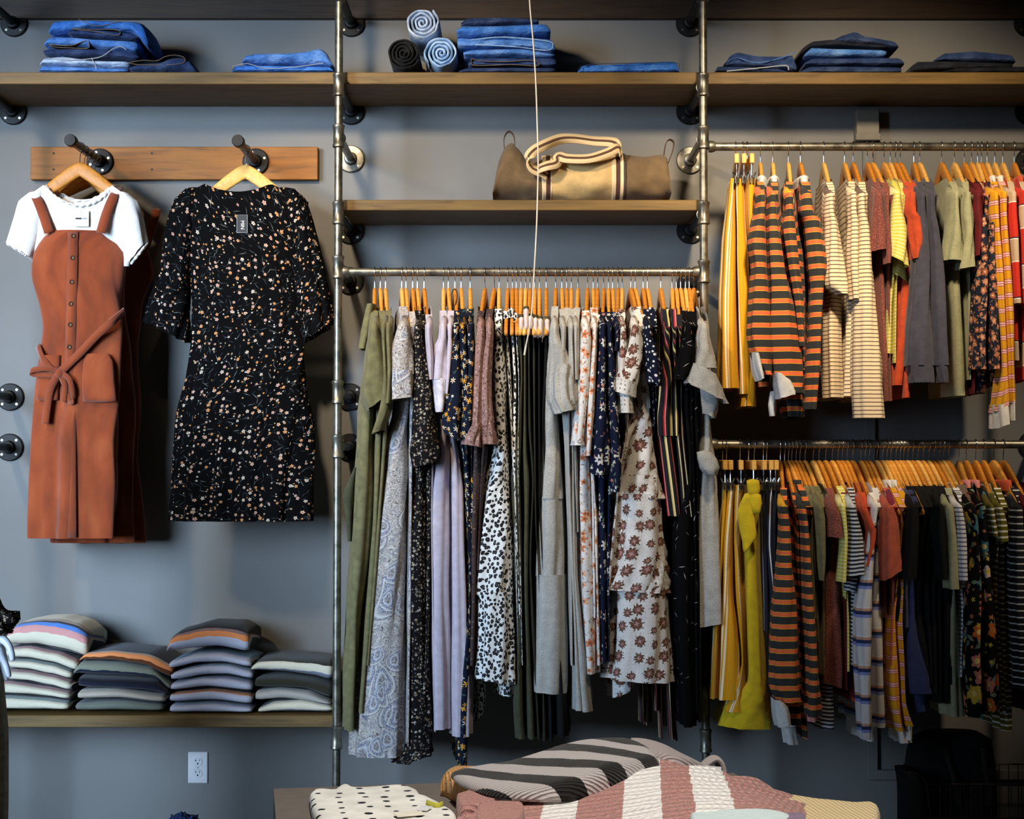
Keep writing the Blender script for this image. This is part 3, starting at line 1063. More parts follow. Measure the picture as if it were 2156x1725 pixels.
def band(name, cols, rib=0):
    """cols: [(v start, colour)] across the front edge, v=0 at its middle"""
    return knit(name, (1, [(max(0, (v + .2) / .6), c) for v, c in cols], .6), 150)


def knit_v(name, cols):
    t = NT(name)
    u, v, _ = t.sep(t.uv)
    f = t.M('DIVIDE', t.M('ADD', t.M('ADD', v, .2), t.M('MULTIPLY', t.M('SUBTRACT', t.noise(t.uv, 22, 1), .5), .012)), .6)
    col = t.ramp(f, [(max(0, min(1, (a + .2) / .6)), c) for a, c in cols], 'CONSTANT')
    b = t.noise(t.VM('MULTIPLY', t.uv, (1, .6, 1)), 420, 2)
    return t.end(col, .95, bump=b, bstr=.5)


cream, pinkc, bluec, charc, beige, blk = (212, 202, 178), (200, 142, 138), (82, 132, 208), (44, 44, 48), (170, 150, 130), (16, 16, 19)
grey, orange, brown, mauve, sage, navy, olive = (188, 190, 206), (222, 138, 82), (100, 52, 18), (136, 108, 106), (116, 120, 104), (16, 22, 42), (42, 40, 28)
k_top1 = knit_v('cream_stripe_knit', [(-.2, blk), (-.042, cream), (.006, pinkc), (.03, bluec), (.05, charc), (.064, beige), (.09, cream)])
k_cream = knit_v('cream_knit', [(-.2, blk), (-.022, cream), (.024, pinkc), (.06, charc)])
k_creamb = knit_v('cream_grey_knit', [(-.2, blk), (-.02, cream), (.02, (150, 160, 150)), (.055, charc)])
k_orange = knit_v('orange_brown_knit', [(-.2, blk), (-.022, brown), (-.002, orange), (.016, beige), (.03, navy)])
k_sage = knit_v('sage_navy_knit', [(-.2, navy), (-.004, sage), (.06, navy)])
k_navy = knit_v('navy_knit', [(-.2, navy), (.0, (10, 13, 24))])
k_beige = knit_v('beige_knit', [(-.2, blk), (-.022, (170, 158, 142)), (.06, charc)])
k_sage2 = knit_v('sage_knit', [(-.2, blk), (-.017, (104, 110, 98)), (.03, navy)])
k_top3 = knit_v('grey_orange_stripe_knit', [(-.2, blk), (-.046, grey), (.0, orange), (.018, mauve), (.034, blk)])
k_grey = knit_v('grey_knit', [(-.2, blk), (-.027, grey), (.06, (120, 150, 170))])
k_grey2 = knit_v('grey_knit_orange_edge', [(-.2, blk), (-.026, grey), (.016, orange), (.055, blk)])
k_top4 = knit_v('cream_olive_knit', [(-.2, blk), (-.03, (120, 124, 142)), (-.012, cream), (.016, olive)])
k_olive = knit_v('olive_knit', [(-.2, olive)])
k_oat = knit_v('oat_knit', [(-.2, blk), (-.026, (168, 162, 152)), (.055, blk)])
k_white = knit_v('cream_blue_knit', [(-.2, (120, 122, 146)), (-.012, cream), (.04, charc)])


def sweater(label, top, bot, m, group, **k):
    if not isinstance(bot, list):
        k['zmin'] = z_low + .0005
    k.setdefault('e', 3.3)
    k.setdefault('sag', .0015)
    return fold('folded_sweater', label, 'sweater', top, bot, m, Yf=YW, depth=.28, group=group, endr=.022, pinch=.16, **k)


g = 'cream striped sweaters stacked by the mannequin hand'
sweater('cream folded sweater with blue and pink stripes topping the stack by the mannequin hand', [(13, 1347), (22, 1328), (40, 1313), (80, 1306), (120, 1305), (160, 1314), (186, 1332)], [(13, 1360), (80, 1363), (130, 1376), (186, 1389)], k_top1, g)
for i, (tp, bt, m) in enumerate((
        ([(16, 1366), (60, 1363), (120, 1375), (166, 1392)], [(16, 1386), (60, 1389), (110, 1397), (166, 1416)], k_cream),
        ([(16, 1390), (60, 1391), (110, 1399), (154, 1414)], [(16, 1408), (60, 1412), (110, 1422), (154, 1433)], k_creamb),
        ([(14, 1412), (60, 1415), (110, 1425), (153, 1437)], [(14, 1434), (60, 1436), (110, 1446), (153, 1457)], k_cream),
        ([(-34, 1436), (20, 1438), (100, 1450), (150, 1460)], [(-34, 1463), (60, 1465), (110, 1470), (150, 1475)], k_cream),
        ([(-34, 1466), (20, 1467), (100, 1473), (148, 1480)], 1498, k_creamb))):
    nm = ('second', 'third', 'fourth', 'fifth', 'lowest')[i]
    sweater(f'cream folded sweater, {nm} from top of the stack by the mannequin hand' if i < 4 else 'cream folded sweater lowest in the stack by the mannequin hand', tp, bt, m, g)
g = 'sweaters in the low mixed stack'
sweater('orange and brown striped folded sweater topping the low mixed stack', [(172, 1388), (184, 1374), (240, 1369), (320, 1376), (366, 1398)], [(172, 1392), (240, 1394), (300, 1403), (366, 1432)], k_orange, g)
sweater('sage green folded sweater wrapping navy in the low mixed stack', [(160, 1410), (172, 1392), (250, 1396), (320, 1406), (364, 1440)], [(160, 1422), (250, 1426), (330, 1430), (364, 1458)], k_sage, g)
sweater('navy folded sweater in the middle of the low mixed stack', [(170, 1424), (250, 1427), (330, 1432), (361, 1456)], [(172, 1450), (300, 1456), (358, 1464)], k_navy, g)
sweater('beige folded sweater, second from bottom of the low mixed stack', [(169, 1455), (240, 1452), (350, 1466)], [(169, 1475), (250, 1473), (350, 1482)], k_beige, g)
sweater('grey green folded sweater at the bottom of the low mixed stack', [(165, 1480), (250, 1475), (346, 1484)], 1499, k_sage2, g)
g = 'pale grey sweaters in the tallest stack'
sweater('pale grey folded sweater with orange and black stripes topping the tallest stack', [(354, 1366), (362, 1342), (378, 1331), (440, 1315), (500, 1317), (525, 1328)], [(354, 1374), (420, 1368), (460, 1366), (525, 1378)], k_top3, g)
for i, (tp, bt, m) in enumerate((
        ([(360, 1394), (420, 1377), (465, 1376), (530, 1389)], [(360, 1410), (420, 1398), (470, 1397), (530, 1408)], k_grey),
        ([(364, 1414), (440, 1400), (480, 1400), (533, 1414)], [(364, 1435), (440, 1424), (480, 1423), (533, 1433)], k_grey),
        ([(364, 1439), (430, 1427), (480, 1427), (531, 1438)], [(364, 1456), (440, 1449), (531, 1458)], k_grey),
        ([(362, 1461), (450, 1453), (531, 1462)], [(362, 1481), (450, 1477), (531, 1486)], k_grey2),
        ([(362, 1486), (450, 1481), (532, 1489)], 1503, k_grey))):
    nm = ('second', 'third', 'fourth', 'fifth', 'lowest')[i]
    sweater(f'pale grey folded sweater, {nm} from top of the tallest stack' if i < 4 else 'pale grey folded sweater lowest in the tallest stack', tp, bt, m, g)
g = 'sweaters stacked against the pipe post'
sweater('cream and olive folded sweater on top of the stack against the pipe post', [(532, 1403), (545, 1391), (580, 1386), (640, 1388), (700, 1392)], [(530, 1414), (600, 1418), (660, 1427), (700, 1438)], k_top4, g)
sweater('dark olive folded sweater inside the stack against the pipe post', [(540, 1428), (600, 1424), (660, 1432), (700, 1442)], [(540, 1450), (640, 1452), (700, 1474)], k_olive, g)
sweater('greyish folded sweater, second from bottom of the stack against the pipe post', [(541, 1456), (590, 1450), (650, 1456), (698, 1478)], [(543, 1478), (600, 1474), (698, 1486)], k_oat, g)
sweater('cream folded sweater at the bottom of the stack against the pipe post', [(547, 1492), (580, 1478), (640, 1473), (701, 1486)], 1502, k_white, g)
# ------------------------------------------------------------------ hangers
HW = .205


def hang_top(t):
    return -.155 * (math.sqrt(t * t + .02) - .1414) / .8686


def hang_bot(t):
    return -.048 - .135 * abs(t)


def hanger_mesh():
    V, F, UV = [], [], []
    n = 40
    for i in range(n + 1):
        t = -1 + 2 * i / n
        zt, zb = hang_top(t), hang_bot(t)
        k = 1 - max(0, (abs(t) - .93) / .07) ** 2 * .5
        zm, h = (zt + zb) / 2, (zt - zb) / 2 * k
        w = .0072 * (1 - .15 * abs(t))
        x0 = -.03 * t * t + .01
        for a in range(10):
            q = 2 * PI * a / 10
            V.append((math.copysign(abs(math.cos(q)) ** .5, math.cos(q)) * w, HW * t, zm + math.copysign(abs(math.sin(q)) ** .6, math.sin(q)) * h))
            UV.append((t, a / 10))
    for i in range(n):
        for a in range(10):
            b = (a + 1) % 10
            F.append((i * 10 + a, i * 10 + b, i * 10 + 10 + b, i * 10 + 10 + a))
    F += [tuple(range(10))[::-1], tuple(n * 10 + a for a in range(10))]
    return V, F, UV


NECK = .052                      # neck top below the rail centre
RH = .0165                       # radius of the wire hook, resting on the rail


def hook_pts():
    pts = [(0, 0, -NECK - .006), (0, 0, -NECK + .014), (0, -.002, -RH - .008)]
    for i in range(14):
        a = math.radians(-70 + 250 * i / 13)
        pts.append((0, -RH * math.cos(a), RH * math.sin(a)))
    return pts


# prototypes (mesh data shared by every copy)
V, F, UV = hanger_mesh()
V = [(x, y, z - NECK) for x, y, z in V]
ME_W = [mk('wooden_arms', V, F, m, None, UV).data for m in (m_hang, m_hang2, m_hang3)]
ME_H = MB().tube(hook_pts(), .0016, 8).build('wire_hook', m_chrome, None).data
b = MB().box((-.0075, -.155, -NECK - .032), (.0075, .155, -NECK), .002)
ME_B = b.build('wooden_bar', m_hang3, None, smooth=False).data
c = MB()
ME_C = []
for s in (-1, 1):
    c = MB()
    c.tube([(0, s * .135, -NECK - .03), (0, s * .135, -NECK - .075)], .0022, 8)
    c.box((-.008, s * .135 - .018, -NECK - .098), (-.0015, s * .135 + .018, -NECK - .07), .002)
    c.box((.0015, s * .135 - .018, -NECK - .098), (.008, s * .135 + .018, -NECK - .07), .002)
    c.tube([(-.008, s * .135, -NECK - .07), (-.013, s * .135, -NECK - .058)], .003, 6)
    c.tube([(.008, s * .135, -NECK - .07), (.013, s * .135, -NECK - .058)], .003, 6)
    ME_C.append(c.build('metal_clip', m_chrome, None).data)
for o in [o for o in list(bpy.data.objects) if o.name.split('.')[0] in ('wooden_arms', 'wire_hook', 'wooden_bar', 'metal_clip') and o.parent is None]:
    bpy.data.objects.remove(o)


def part(name, me, root):
    o = bpy.data.objects.new(name, me)
    COL.objects.link(o)
    o.parent = root
    return o


def hanger(loc, label, group, yaw=0, roll=0, clip=False, wood_i=0):
    t = thing('clip_hanger' if clip else 'clothes_hanger', label, 'hanger', loc, group)
    t.rotation_euler = (math.radians(roll), 0, math.radians(yaw))
    if clip:
        part('wooden_bar', ME_B, t)
        part('metal_clip', ME_C[0], t)
        part('metal_clip', ME_C[1], t)
    else:
        part('wooden_arms', ME_W[wood_i], t)
    part('wire_hook', ME_H, t)
    return t


# ------------------------------------------------------------------ clothes on the two pegs (facing the room)
rust = NT('rust_corduroy')
_u, _v, _ = rust.sep(rust.uv)
_n = rust.noise(rust.VM('MULTIPLY', rust.uv, (1, .35, 1)), 16, 4)
m_rust = rust.end(rust.ramp(_n, [(.3, (108, 44, 16)), (.55, (140, 60, 22)), (.75, (156, 76, 36))]), .9, sheen=.4, bump=rust.M('SINE', rust.M('MULTIPLY', _u, 2600)), bstr=.25, bdist=.002)
m_tee = plain('white_jersey', (228, 224, 218), .03)
m_blackfl = floral('black_ditsy_floral', (3, 3, 4),
                   fl=[dict(scale=44, r=.27, cols=[(196, 160, 136), (190, 180, 166), (196, 140, 92), (190, 156, 146)], centre=(150, 90, 54), dens=.42, seed=1, petals=5, lobe=.2),
                       dict(scale=64, r=.2, cols=[(180, 150, 120), (170, 170, 160), (186, 130, 76)], dens=.3, seed=5, lobe=.2)],
                   lv=[dict(scale=34, cols=[(70, 74, 78), (44, 50, 54), (92, 94, 94)], seed=8, dens=.6, w=.045, l=.5), dict(scale=48, cols=[(56, 62, 66)], seed=12, dens=.55, w=.04, l=.5)])
m_button = simple('horn_button', (78, 48, 26), .35)
m_tagw = simple('paper_tag', (232, 226, 208), .7)
m_tagb = simple('black_tag', (30, 30, 32), .5)
m_ink = simple('dark_print', (50, 50, 58), .7)
m_inkg = simple('grey_print', (160, 164, 170), .7)

px_, pz_, _ = PEG[0]
for k, (Y, label, tw) in enumerate(((-.292, 'front wooden hanger on the peg wearing the white crop tee', 0), (-.235, 'wooden hanger right behind the front one on the same peg', 0), (-.18, 'middle wooden hanger of five on the crowded peg', 5), (-.128, 'wooden hanger tilted behind the rust dresses, second closest to the wall', 7), (-.085, 'wooden hanger on the crowded peg closest to the wall', 9))):
    h = hanger((px_, Y, pz_), label, 'hangers on the crowded peg', 90, 0, False, (1, 0, 1, 0, 1)[k])
    h.rotation_euler = (math.radians(tw), 0, PI / 2)
hanger((PEG[1][0], -.25, PEG[1][1]), 'pale wooden hanger on the other peg holding the black floral dress', 'hangers on the wall pegs', 90, 0, False, 2)


def front_roof(x0, x1, xn0, xn1, up, scoop, Yc, back=.6):
    """top edge of a garment seen from the front: shoulder slopes and a scooped neck (metres)"""
    mid, hn = (xn0 + xn1) / 2, (xn1 - xn0) / 2

    def f(x, y):
        if x < xn0:
            z = up * max(0, (x - x0) / (xn0 - x0))
        elif x > xn1:
            z = up * max(0, (x1 - x) / (x1 - xn1))
        else:
            q = 1 - ((x - mid) / hn) ** 2
            z = up - (scoop if y < Yc else scoop * back) * q
        return z
    return f


def front(name, secs, m, parent, Yc, hd, roofxy=None, fade=.14, **k):
    V, F, UV = loft(secs, Yc, hd, Yf=Yc - hd * .6, e=2.2, **k)
    if roofxy:
        zt = max(v[2] for v in V)
        V = [(x, y, z + roofxy(x, y) * (max(0, 1 - (zt - z) / fade) ** 1.3)) for x, y, z in V]
    return mk(name, V, F, m, parent, UV)


def frill(name, pts, m, parent, amp=.004, r=.0035, Y=None):
    pp = smooth_pts(pts, 8)
    out = []
    for i, p in enumerate(pp):
        out.append((p[0], p[1] + amp * math.sin(i * 1.9), p[2] + amp * .7 * math.cos(i * 1.9)))
    MB().tube(out, r, 6).build(name, m, parent)


# white crop tee
Y0 = -.292
t = thing('crop_tee', 'white short-sleeved crop tee with frilled edges under the rust pinafore', 'tee', P(165, 560, Y0))
A = [P(x, 400, Y0).x for x in (38, 292, 98, 238)]
ztip = zw(165, 428, Y0)
front('tee_body', [(428, 42, 290), (455, 52, 284), (500, 64, 276), (560, 70, 268)], m_tee, t, Y0, .032, front_roof(*A, .062, .066, Y0, .62), n=64, fold=.003, step=.015)
for k in (((60, 409, 96, 405), (40, 424, 94, 446), (31, 456, 86, 484), (22, 488, 76, 520), (15, 511, 67, 543)), ((236, 405, 272, 408), (240, 446, 291, 424), (256, 484, 299, 456), (266, 522, 305, 488), (276, 553, 310, 511))):
    V, F, UV = loft(list(k), Y0, .034, Yf=Y0, n=36, step=.012, fold=.004, lam=.06, seed=k[0][0], cap=True)
    mk('sleeve', V, F, m_tee, t, UV)
    a, b = k[-1][:2], k[-1][2:]
    frill('sleeve_frill', [P(a[0] + (b[0] - a[0]) * i / 6, a[1] + (b[1] - a[1]) * i / 6 + 2, Y0 - .034 * math.sin(PI * i / 6)) for i in range(7)], m_tee, t, .004, .004)
frill('neck_frill', [P(x, y, Y) for x, y, Y in ((97, 391, Y0 - .012), (110, 408, Y0 - .03), (135, 424, Y0 - .036), (168, 434, Y0 - .038), (200, 426, Y0 - .036), (225, 408, Y0 - .03), (239, 390, Y0 - .012))], m_tee, t, .003, .0035)
frill('neck_frill', [P(x, y, Y) for x, y, Y in ((99, 392, Y0 + .02), (125, 406, Y0 + .03), (168, 424, Y0 + .032), (205, 414, Y0 + .03), (237, 391, Y0 + .02))], m_tee, t, .003, .003)
Yt = Y0 - .041
tg = P(155, 477, Yt), P(187, 443, Yt)
q = MB().box((tg[0].x, Yt - .001, tg[0].z), (tg[1].x, Yt, tg[1].z)).build('price_tag', m_tagw, t, smooth=False)
for x0, x1, m in ((159, 172, m_ink), (173, 184, m_inkg)):
    a, b = P(x0, 462, Yt - .001), P(x1, 458.5, Yt - .001)
    MB().box((a.x, Yt - .0013, a.z), (b.x, Yt - .0009, b.z)).build('tag_print', m, q, smooth=False)
MB().tube([P(171, 434, Yt), P(171, 440, Yt - .003), P(170, 449, Yt - .002)], .0008, 6).build('tag_string', m_tagw, q)


def pinafore(label, secs, Yc, hd, straps, detail, seed):
    t = thing('pinafore_dress', label, 'dress', P((secs[-1][1] + secs[-1][2]) / 2, secs[-1][0], Yc), 'rust corduroy pinafore dresses')
    V, F, UV = loft(secs, Yc, hd, Yf=Yc - hd * .6, n=96, step=.02, fold=.016, lam=.12, wob=.012, seed=seed, e=2.2, grow=.12)
    mk('dress_body', V, F, m_rust, t, UV)
    for pts in straps:
        V, F, UV = strip(smooth_pts([P(x, y, Y) for x, y, Y in pts], 4), .031, .004, (1, 0, 0))
        mk('shoulder_strap', V, F, m_rust, t, UV)
    return t


Y1, h1 = -.292, .052
F1 = Y1 - h1
pf = pinafore('rust corduroy pinafore dress with buttons and tied belt in front on the peg', [(486, 96, 216), (500, 82, 236), (530, 69, 262), (580, 67, 262), (640, 78, 252), (690, 84, 250), (760, 78, 246), (850, 70, 246), (930, 62, 247), (1050, 59, 242), (1134, 57, 233)], Y1, h1,
              [[(68, 402, Y1 + .01), (78, 420, Y1 - .036), (90, 450, Y1 - .042), (103, 490, F1 - .002)], [(250, 396, Y1 + .01), (240, 412, Y1 - .036), (224, 450, Y1 - .042), (212, 490, F1 - .002)]], True, 2)
for py in (497, 543, 594, 640, 684, 731):
    p = P(155 - (py - 497) * .035, py, F1 - .004)
    MB().lathe(tuple(p), 1, [(.0085, .008), (.0088, -.002), (.0068, -.0045), (.0045, -.003)][::-1], 14).build('button', m_button, pf)
V, F, UV = strip(smooth_pts([P(x, y, F1 - .003) for x, y in ((154, 488), (151, 640), (148, 760), (149, 950), (150, 1132))], 6), .034, .006, (1, 0, 0))
mk('button_placket', V, F, m_rust, pf, UV)
# belt with a bow
def ribbon(pts, w, name='belt'):
    V, F, UV = strip(smooth_pts([P(x, y, Y) for x, y, Y in pts], 6), w, .005, (.25, 0, 1))
    mk(name, V, F, m_rust, pf, UV)
ribbon([(262, 655, F1 + .03), (238, 676, F1 - .006), (205, 705, F1 - .012), (170, 742, F1 - .016), (128, 782, F1 - .02)], .026)
ribbon([(80, 728, F1 + .02), (90, 755, F1 - .008), (108, 778, F1 - .014), (126, 788, F1 - .018)], .022)
def ribbon2(pts, w, name):
    V, F, UV = strip(smooth_pts([P(x, y, Y) for x, y, Y in pts], 6), w, .005, (1, 0, .2))
    mk(name, V, F, m_rust, pf, UV)
for pts, w, nm in (([(124, 783, F1 - .022), (98, 776, F1 - .03), (68, 780, F1 - .022), (70, 788, F1 - .014), (100, 790, F1 - .018), (124, 789, F1 - .018)], .018, 'bow_loop'),
                   ([(128, 785, F1 - .022), (146, 800, F1 - .03), (155, 838, F1 - .02), (148, 846, F1 - .012), (138, 815, F1 - .016), (126, 790, F1 - .016)], .018, 'bow_loop')):
    V, F, UV = strip(smooth_pts([P(x, y, Y) for x, y, Y in pts], 6), w, .004, (.2, 0, 1))
    mk(nm, V, F, m_rust, pf, UV)
ribbon2([(122, 788, F1 - .02), (106, 820, F1 - .016), (99, 860, F1 - .014), (95, 892, F1 - .013)], .024, 'belt_tail')
ribbon2([(126, 788, F1 - .02), (136, 812, F1 - .018), (134, 846, F1 - .016)], .018, 'belt_tail')
MB().lathe(tuple(P(125, 786, F1 - .02)), 1, [(.004, .012), (.014, .006), (.016, -.002), (.01, -.01), (.003, -.012)][::-1], 14).build('belt_knot', m_rust, pf)
for xs, sd in ((((745, 178, 228), (760, 172, 236), (800, 168, 240), (845, 172, 246)), 3), (((748, 84, 126), (790, 80, 124), (842, 76, 124)), 6)):
    V, F, UV = loft(list(xs), F1 + .006, .016, Yf=F1 - .004, n=30, step=.02, fold=.002, seed=sd, capb=True)
    mk('patch_pocket', V, F, m_rust, pf, UV)
pinafore('rust corduroy pinafore dress half hidden behind the front pinafore', [(520, 130, 262), (560, 108, 264), (640, 104, 262), (700, 104, 266), (760, 100, 272), (850, 96, 279), (950, 94, 283), (1060, 96, 281), (1143, 98, 279)], -.195, .034, [[(160, 430, -.2), (158, 480, -.225), (152, 524, -.226)]], False, 9)
pinafore('rust corduroy pinafore dress closest to the wall, sticking out furthest', [(520, 160, 306), (572, 140, 320), (640, 132, 300), (720, 128, 282), (850, 124, 288), (1000, 120, 297), (1144, 118, 306)], -.11, .03, [[(331, 440, -.105), (322, 470, -.13), (305, 524, -.138)]], False, 14)

# black floral dress
Y2, h2 = -.25, .052
t = thing('floral_dress', 'black short dress with tiny pale flowers and flounced sleeves on the peg', 'dress', P(508, 1100, Y2))
A = [P(x, 400, Y2).x for x in (362, 652, 436, 574)]
front('dress_body', [(424, 366, 648), (480, 384, 634), (560, 396, 626), (640, 402, 632), (720, 398, 638), (800, 386, 644), (830, 378, 646)], m_blackfl, t, Y2, h2, front_roof(*A, .058, .028, Y2, .4), fade=.12, n=96, fold=.006, lam=.1, step=.018, seed=4)
cloth('skirt_tier', [(820, 380, 644), (860, 373, 652), (920, 368, 657), (1000, 361, 660), (1098, 356, 661)], m_blackfl, t, Y2, h2 + .012, Yf=Y2 - h2 * .6, n=96, fold=.013, lam=.095, wob=.008, e=2.2, seed=5)
for k in (((390, 401, 424, 398), (368, 420, 418, 446), (352, 470, 407, 508), (338, 550, 401, 575), (330, 600, 400, 622)), ((588, 398, 624, 401), (596, 446, 644, 420), (616, 508, 660, 470), (622, 575, 678, 550), (626, 622, 688, 600))):
    V, F, UV = loft(list(k), Y2, .045, Yf=Y2, n=40, step=.014, fold=.006, lam=.07, seed=k[0][0], cap=True)
    mk('sleeve', V, F, m_blackfl, t, UV)
for k in (((333, 592, 400, 618), (322, 620, 398, 650), (312, 655, 396, 690), (308, 678, 394, 722)), ((626, 618, 686, 590), (630, 650, 692, 618), (636, 690, 699, 655), (640, 722, 702, 682))):
    V, F, UV = loft(list(k), Y2, .055, Yf=Y2, n=56, step=.012, fold=.010, lam=.05, seed=k[0][0], grow=.4)
    mk('sleeve_flounce', V, F, m_blackfl, t, UV)
Yt = Y2 - h2 - .004
a, b = P(498, 491, Yt), P(522, 452, Yt)
q = MB().box((a.x, Yt - .001, a.z), (b.x, Yt, b.z)).build('size_tag', m_tagb, t, smooth=False)
mb = MB()
e_ = .0016
pts = [(a.x + e_, Yt - .0012, a.z + e_), (b.x - e_, Yt - .0012, a.z + e_), (b.x - e_, Yt - .0012, b.z - e_), (a.x + e_, Yt - .0012, b.z - e_), (a.x + e_, Yt - .0012, a.z + e_)]
mb.tube(pts, .0009, 6).build('tag_border', m_inkg, q)
p = P(510.5, 474, Yt)
words_mesh('tag_lettering', 'MIN', .017, (p.x, Yt - .0014, p.z), (PI / 2, PI / 2, 0), m_tee, q)
# ------------------------------------------------------------------ cloths of the racks
c_olive = plain('olive_twill', (106, 100, 66), .12)
c_olive2 = plain('dark_olive_twill', (62, 62, 42), .12)
c_paisley = paisley('blue_grey_paisley')
c_bfl = floral('black_cream_sprig', (20, 18, 19), fl=[dict(scale=70, r=.34, cols=[(196, 186, 168), (170, 150, 120), (120, 112, 104)], dens=.7, seed=3, lobe=.4), dict(scale=110, r=.3, cols=[(150, 140, 128), (110, 90, 70)], dens=.5, seed=7)])
c_lav = plain('lavender_jersey', (182, 172, 184), .05)
c_lace = plain('lavender_lace', (202, 196, 204), .12)
c_nvfl = floral('navy_daisy_print', (20, 26, 42), fl=[dict(scale=40, r=.40, cols=[(214, 208, 188), (214, 206, 188), (216, 158, 66)], centre=(200, 140, 50), dens=.72, seed=2, petals=6, lobe=.42), dict(scale=48, r=.26, cols=[(206, 150, 70), (196, 196, 190)], dens=.4, seed=6)], lv=[dict(scale=36, cols=[(52, 72, 70)], seed=4, dens=.6)])
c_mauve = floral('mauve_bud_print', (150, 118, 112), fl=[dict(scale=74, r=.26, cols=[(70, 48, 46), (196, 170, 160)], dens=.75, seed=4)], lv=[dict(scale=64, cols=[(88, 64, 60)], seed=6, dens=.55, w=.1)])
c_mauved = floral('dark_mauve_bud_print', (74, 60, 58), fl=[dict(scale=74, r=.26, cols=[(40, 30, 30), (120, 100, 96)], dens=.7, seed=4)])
c_leo = leopard('snow_leopard_print')
c_blk = plain('black_crepe', (8, 8, 9), .1)
c_bol = plain('black_olive_crepe', (40, 40, 28), .14)
c_grey = plain('warm_grey_linen', (172, 170, 164), .07, speck=(150, 148, 142))
c_wfl = floral('white_peach_floral', (228, 225, 222), fl=[dict(scale=30, r=.42, cols=[(222, 150, 112), (226, 168, 132), (206, 128, 90)], centre=(146, 92, 60), dens=.8, seed=3, lobe=.22), dict(scale=58, r=.3, cols=[(196, 176, 160), (168, 160, 156)], dens=.4, seed=9)], lv=[dict(scale=52, cols=[(112, 120, 100), (150, 140, 130), (140, 84, 60)], seed=5, dens=.5, w=.09, l=.4)])
c_nvb = floral('navy_bandana_floral', (22, 28, 52), fl=[dict(scale=22, r=.38, cols=[(198, 196, 190), (176, 172, 168)], centre=(60, 60, 80), dens=.42, seed=7, petals=7, lobe=.25), dict(scale=40, r=.3, cols=[(206, 200, 182), (180, 120, 110), (206, 204, 198)], dens=.42, seed=2)], lv=[dict(scale=46, cols=[(92, 112, 84), (120, 110, 116)], seed=9, dens=.4)])
c_rose = floral('white_rose_cluster', (226, 222, 218), fl=[dict(scale=20, r=.40, cols=[(84, 62, 44), (94, 68, 52)], dens=1, seed=3, petals=9, lobe=.12, rand=.45, rag=.6), dict(scale=20, r=.30, cols=[(124, 80, 72), (112, 74, 62)], dens=1, seed=3, petals=5, lobe=.15, rand=.45, rag=.5), dict(scale=20, r=.16, cols=[(170, 136, 130)], dens=1, seed=3, petals=4, lobe=.3, rand=.45, rag=.4), dict(scale=80, r=.1, cols=[(120, 118, 116)], dens=1, seed=5, rand=.4)])
c_eye = floral('white_eyelet_lace', (226, 224, 220), fl=[dict(scale=70, r=.26, cols=[(120, 116, 110)], dens=.8, seed=3, rand=.25)])
c_dot = floral('navy_dot_print', (20, 26, 46), fl=[dict(scale=58, r=.24, cols=[(214, 214, 216)], dens=.85, seed=5, lobe=0)])
c_mst = stripes('navy_red_yellow_stripe', 0, .052, [(0, (18, 18, 28)), (.3, (196, 176, 92)), (.38, (226, 212, 170)), (.46, (18, 18, 28)), (.72, (186, 40, 62)), (.82, (226, 150, 140)), (.87, (18, 18, 28))])
c_dash = floral('black_dash_print', (9, 9, 11), lv=[dict(scale=26, cols=[(186, 182, 184), (120, 118, 122)], seed=5, dens=.6, w=.03, l=.3)])
c_yst = stripes('mustard_white_stripe', 0, .058, [(0, (204, 146, 16)), (.5, (234, 222, 196)), (.58, (204, 146, 16)), (.65, (234, 222, 196)), (.74, (204, 146, 16)), (.9, (222, 172, 50)), (.92, (204, 146, 16))])
c_must = plain('mustard_twill', (200, 172, 24), .06)
c_nst = stripes('navy_white_pinstripe', 0, .042, [(0, (18, 24, 46)), (.44, (206, 208, 214)), (.52, (18, 24, 46))])
c_org = stripes('charcoal_orange_stripe', 1, .0385, [(0, (44, 45, 45)), (.58, (214, 158, 36)), (.63, (222, 104, 60)), (.93, (214, 158, 36)), (.97, (44, 45, 45))])
c_collar = plain('grey_white_rib', (208, 208, 206), .05)
c_crm = stripes('cream_pinstripe', 1, .0128, [(0, (228, 208, 172)), (.74, (104, 84, 78))])
c_mar = plain('maroon_heather', (112, 54, 46), .12, speck=(150, 96, 84))
c_yel = stripes('yellow_fine_stripe', 1, .0115, [(0, (206, 196, 92)), (.66, (230, 224, 160))])
c_rust = plain('rust_orange_jersey', (186, 70, 34), .08)
c_navs = plain('slate_navy_fleece', (64, 64, 78), .08)
c_sage = plain('sage_jersey', (150, 150, 116), .07, speck=(164, 164, 132))
c_mrn = plain('deep_maroon_jersey', (92, 20, 26), .1)
c_nvo = floral('navy_peach_floral', (38, 42, 56), fl=[dict(scale=36, r=.42, cols=[(176, 112, 84), (184, 126, 94), (156, 92, 66)], centre=(206, 160, 130), dens=1, seed=2, petals=5, lobe=.15, rag=.35), dict(scale=56, r=.25, cols=[(196, 150, 110)], dens=.4, seed=4)], lv=[dict(scale=46, cols=[(110, 104, 110), (150, 110, 90)], seed=3, dens=.5)])
c_mpk = stripes('mustard_pink_stripe', 1, .043, [(0, (214, 152, 22)), (.52, (120, 40, 50)), (.56, (236, 176, 170)), (.68, (120, 40, 60)), (.72, (236, 180, 176)), (.86, (120, 40, 50)), (.9, (214, 152, 22))])
c_white = plain('white_cotton', (222, 220, 216), .03)
c_red = stripes('red_beige_block', 1, .19, [(0, (196, 44, 28)), (.4, (226, 222, 214)), (.42, (188, 166, 140)), (.78, (226, 222, 214)), (.8, (24, 24, 44)), (.82, (196, 44, 28))])
c_navw = stripes('navy_white_fine_stripe', 1, .0125, [(0, (32, 38, 54)), (.52, (196, 202, 208))])
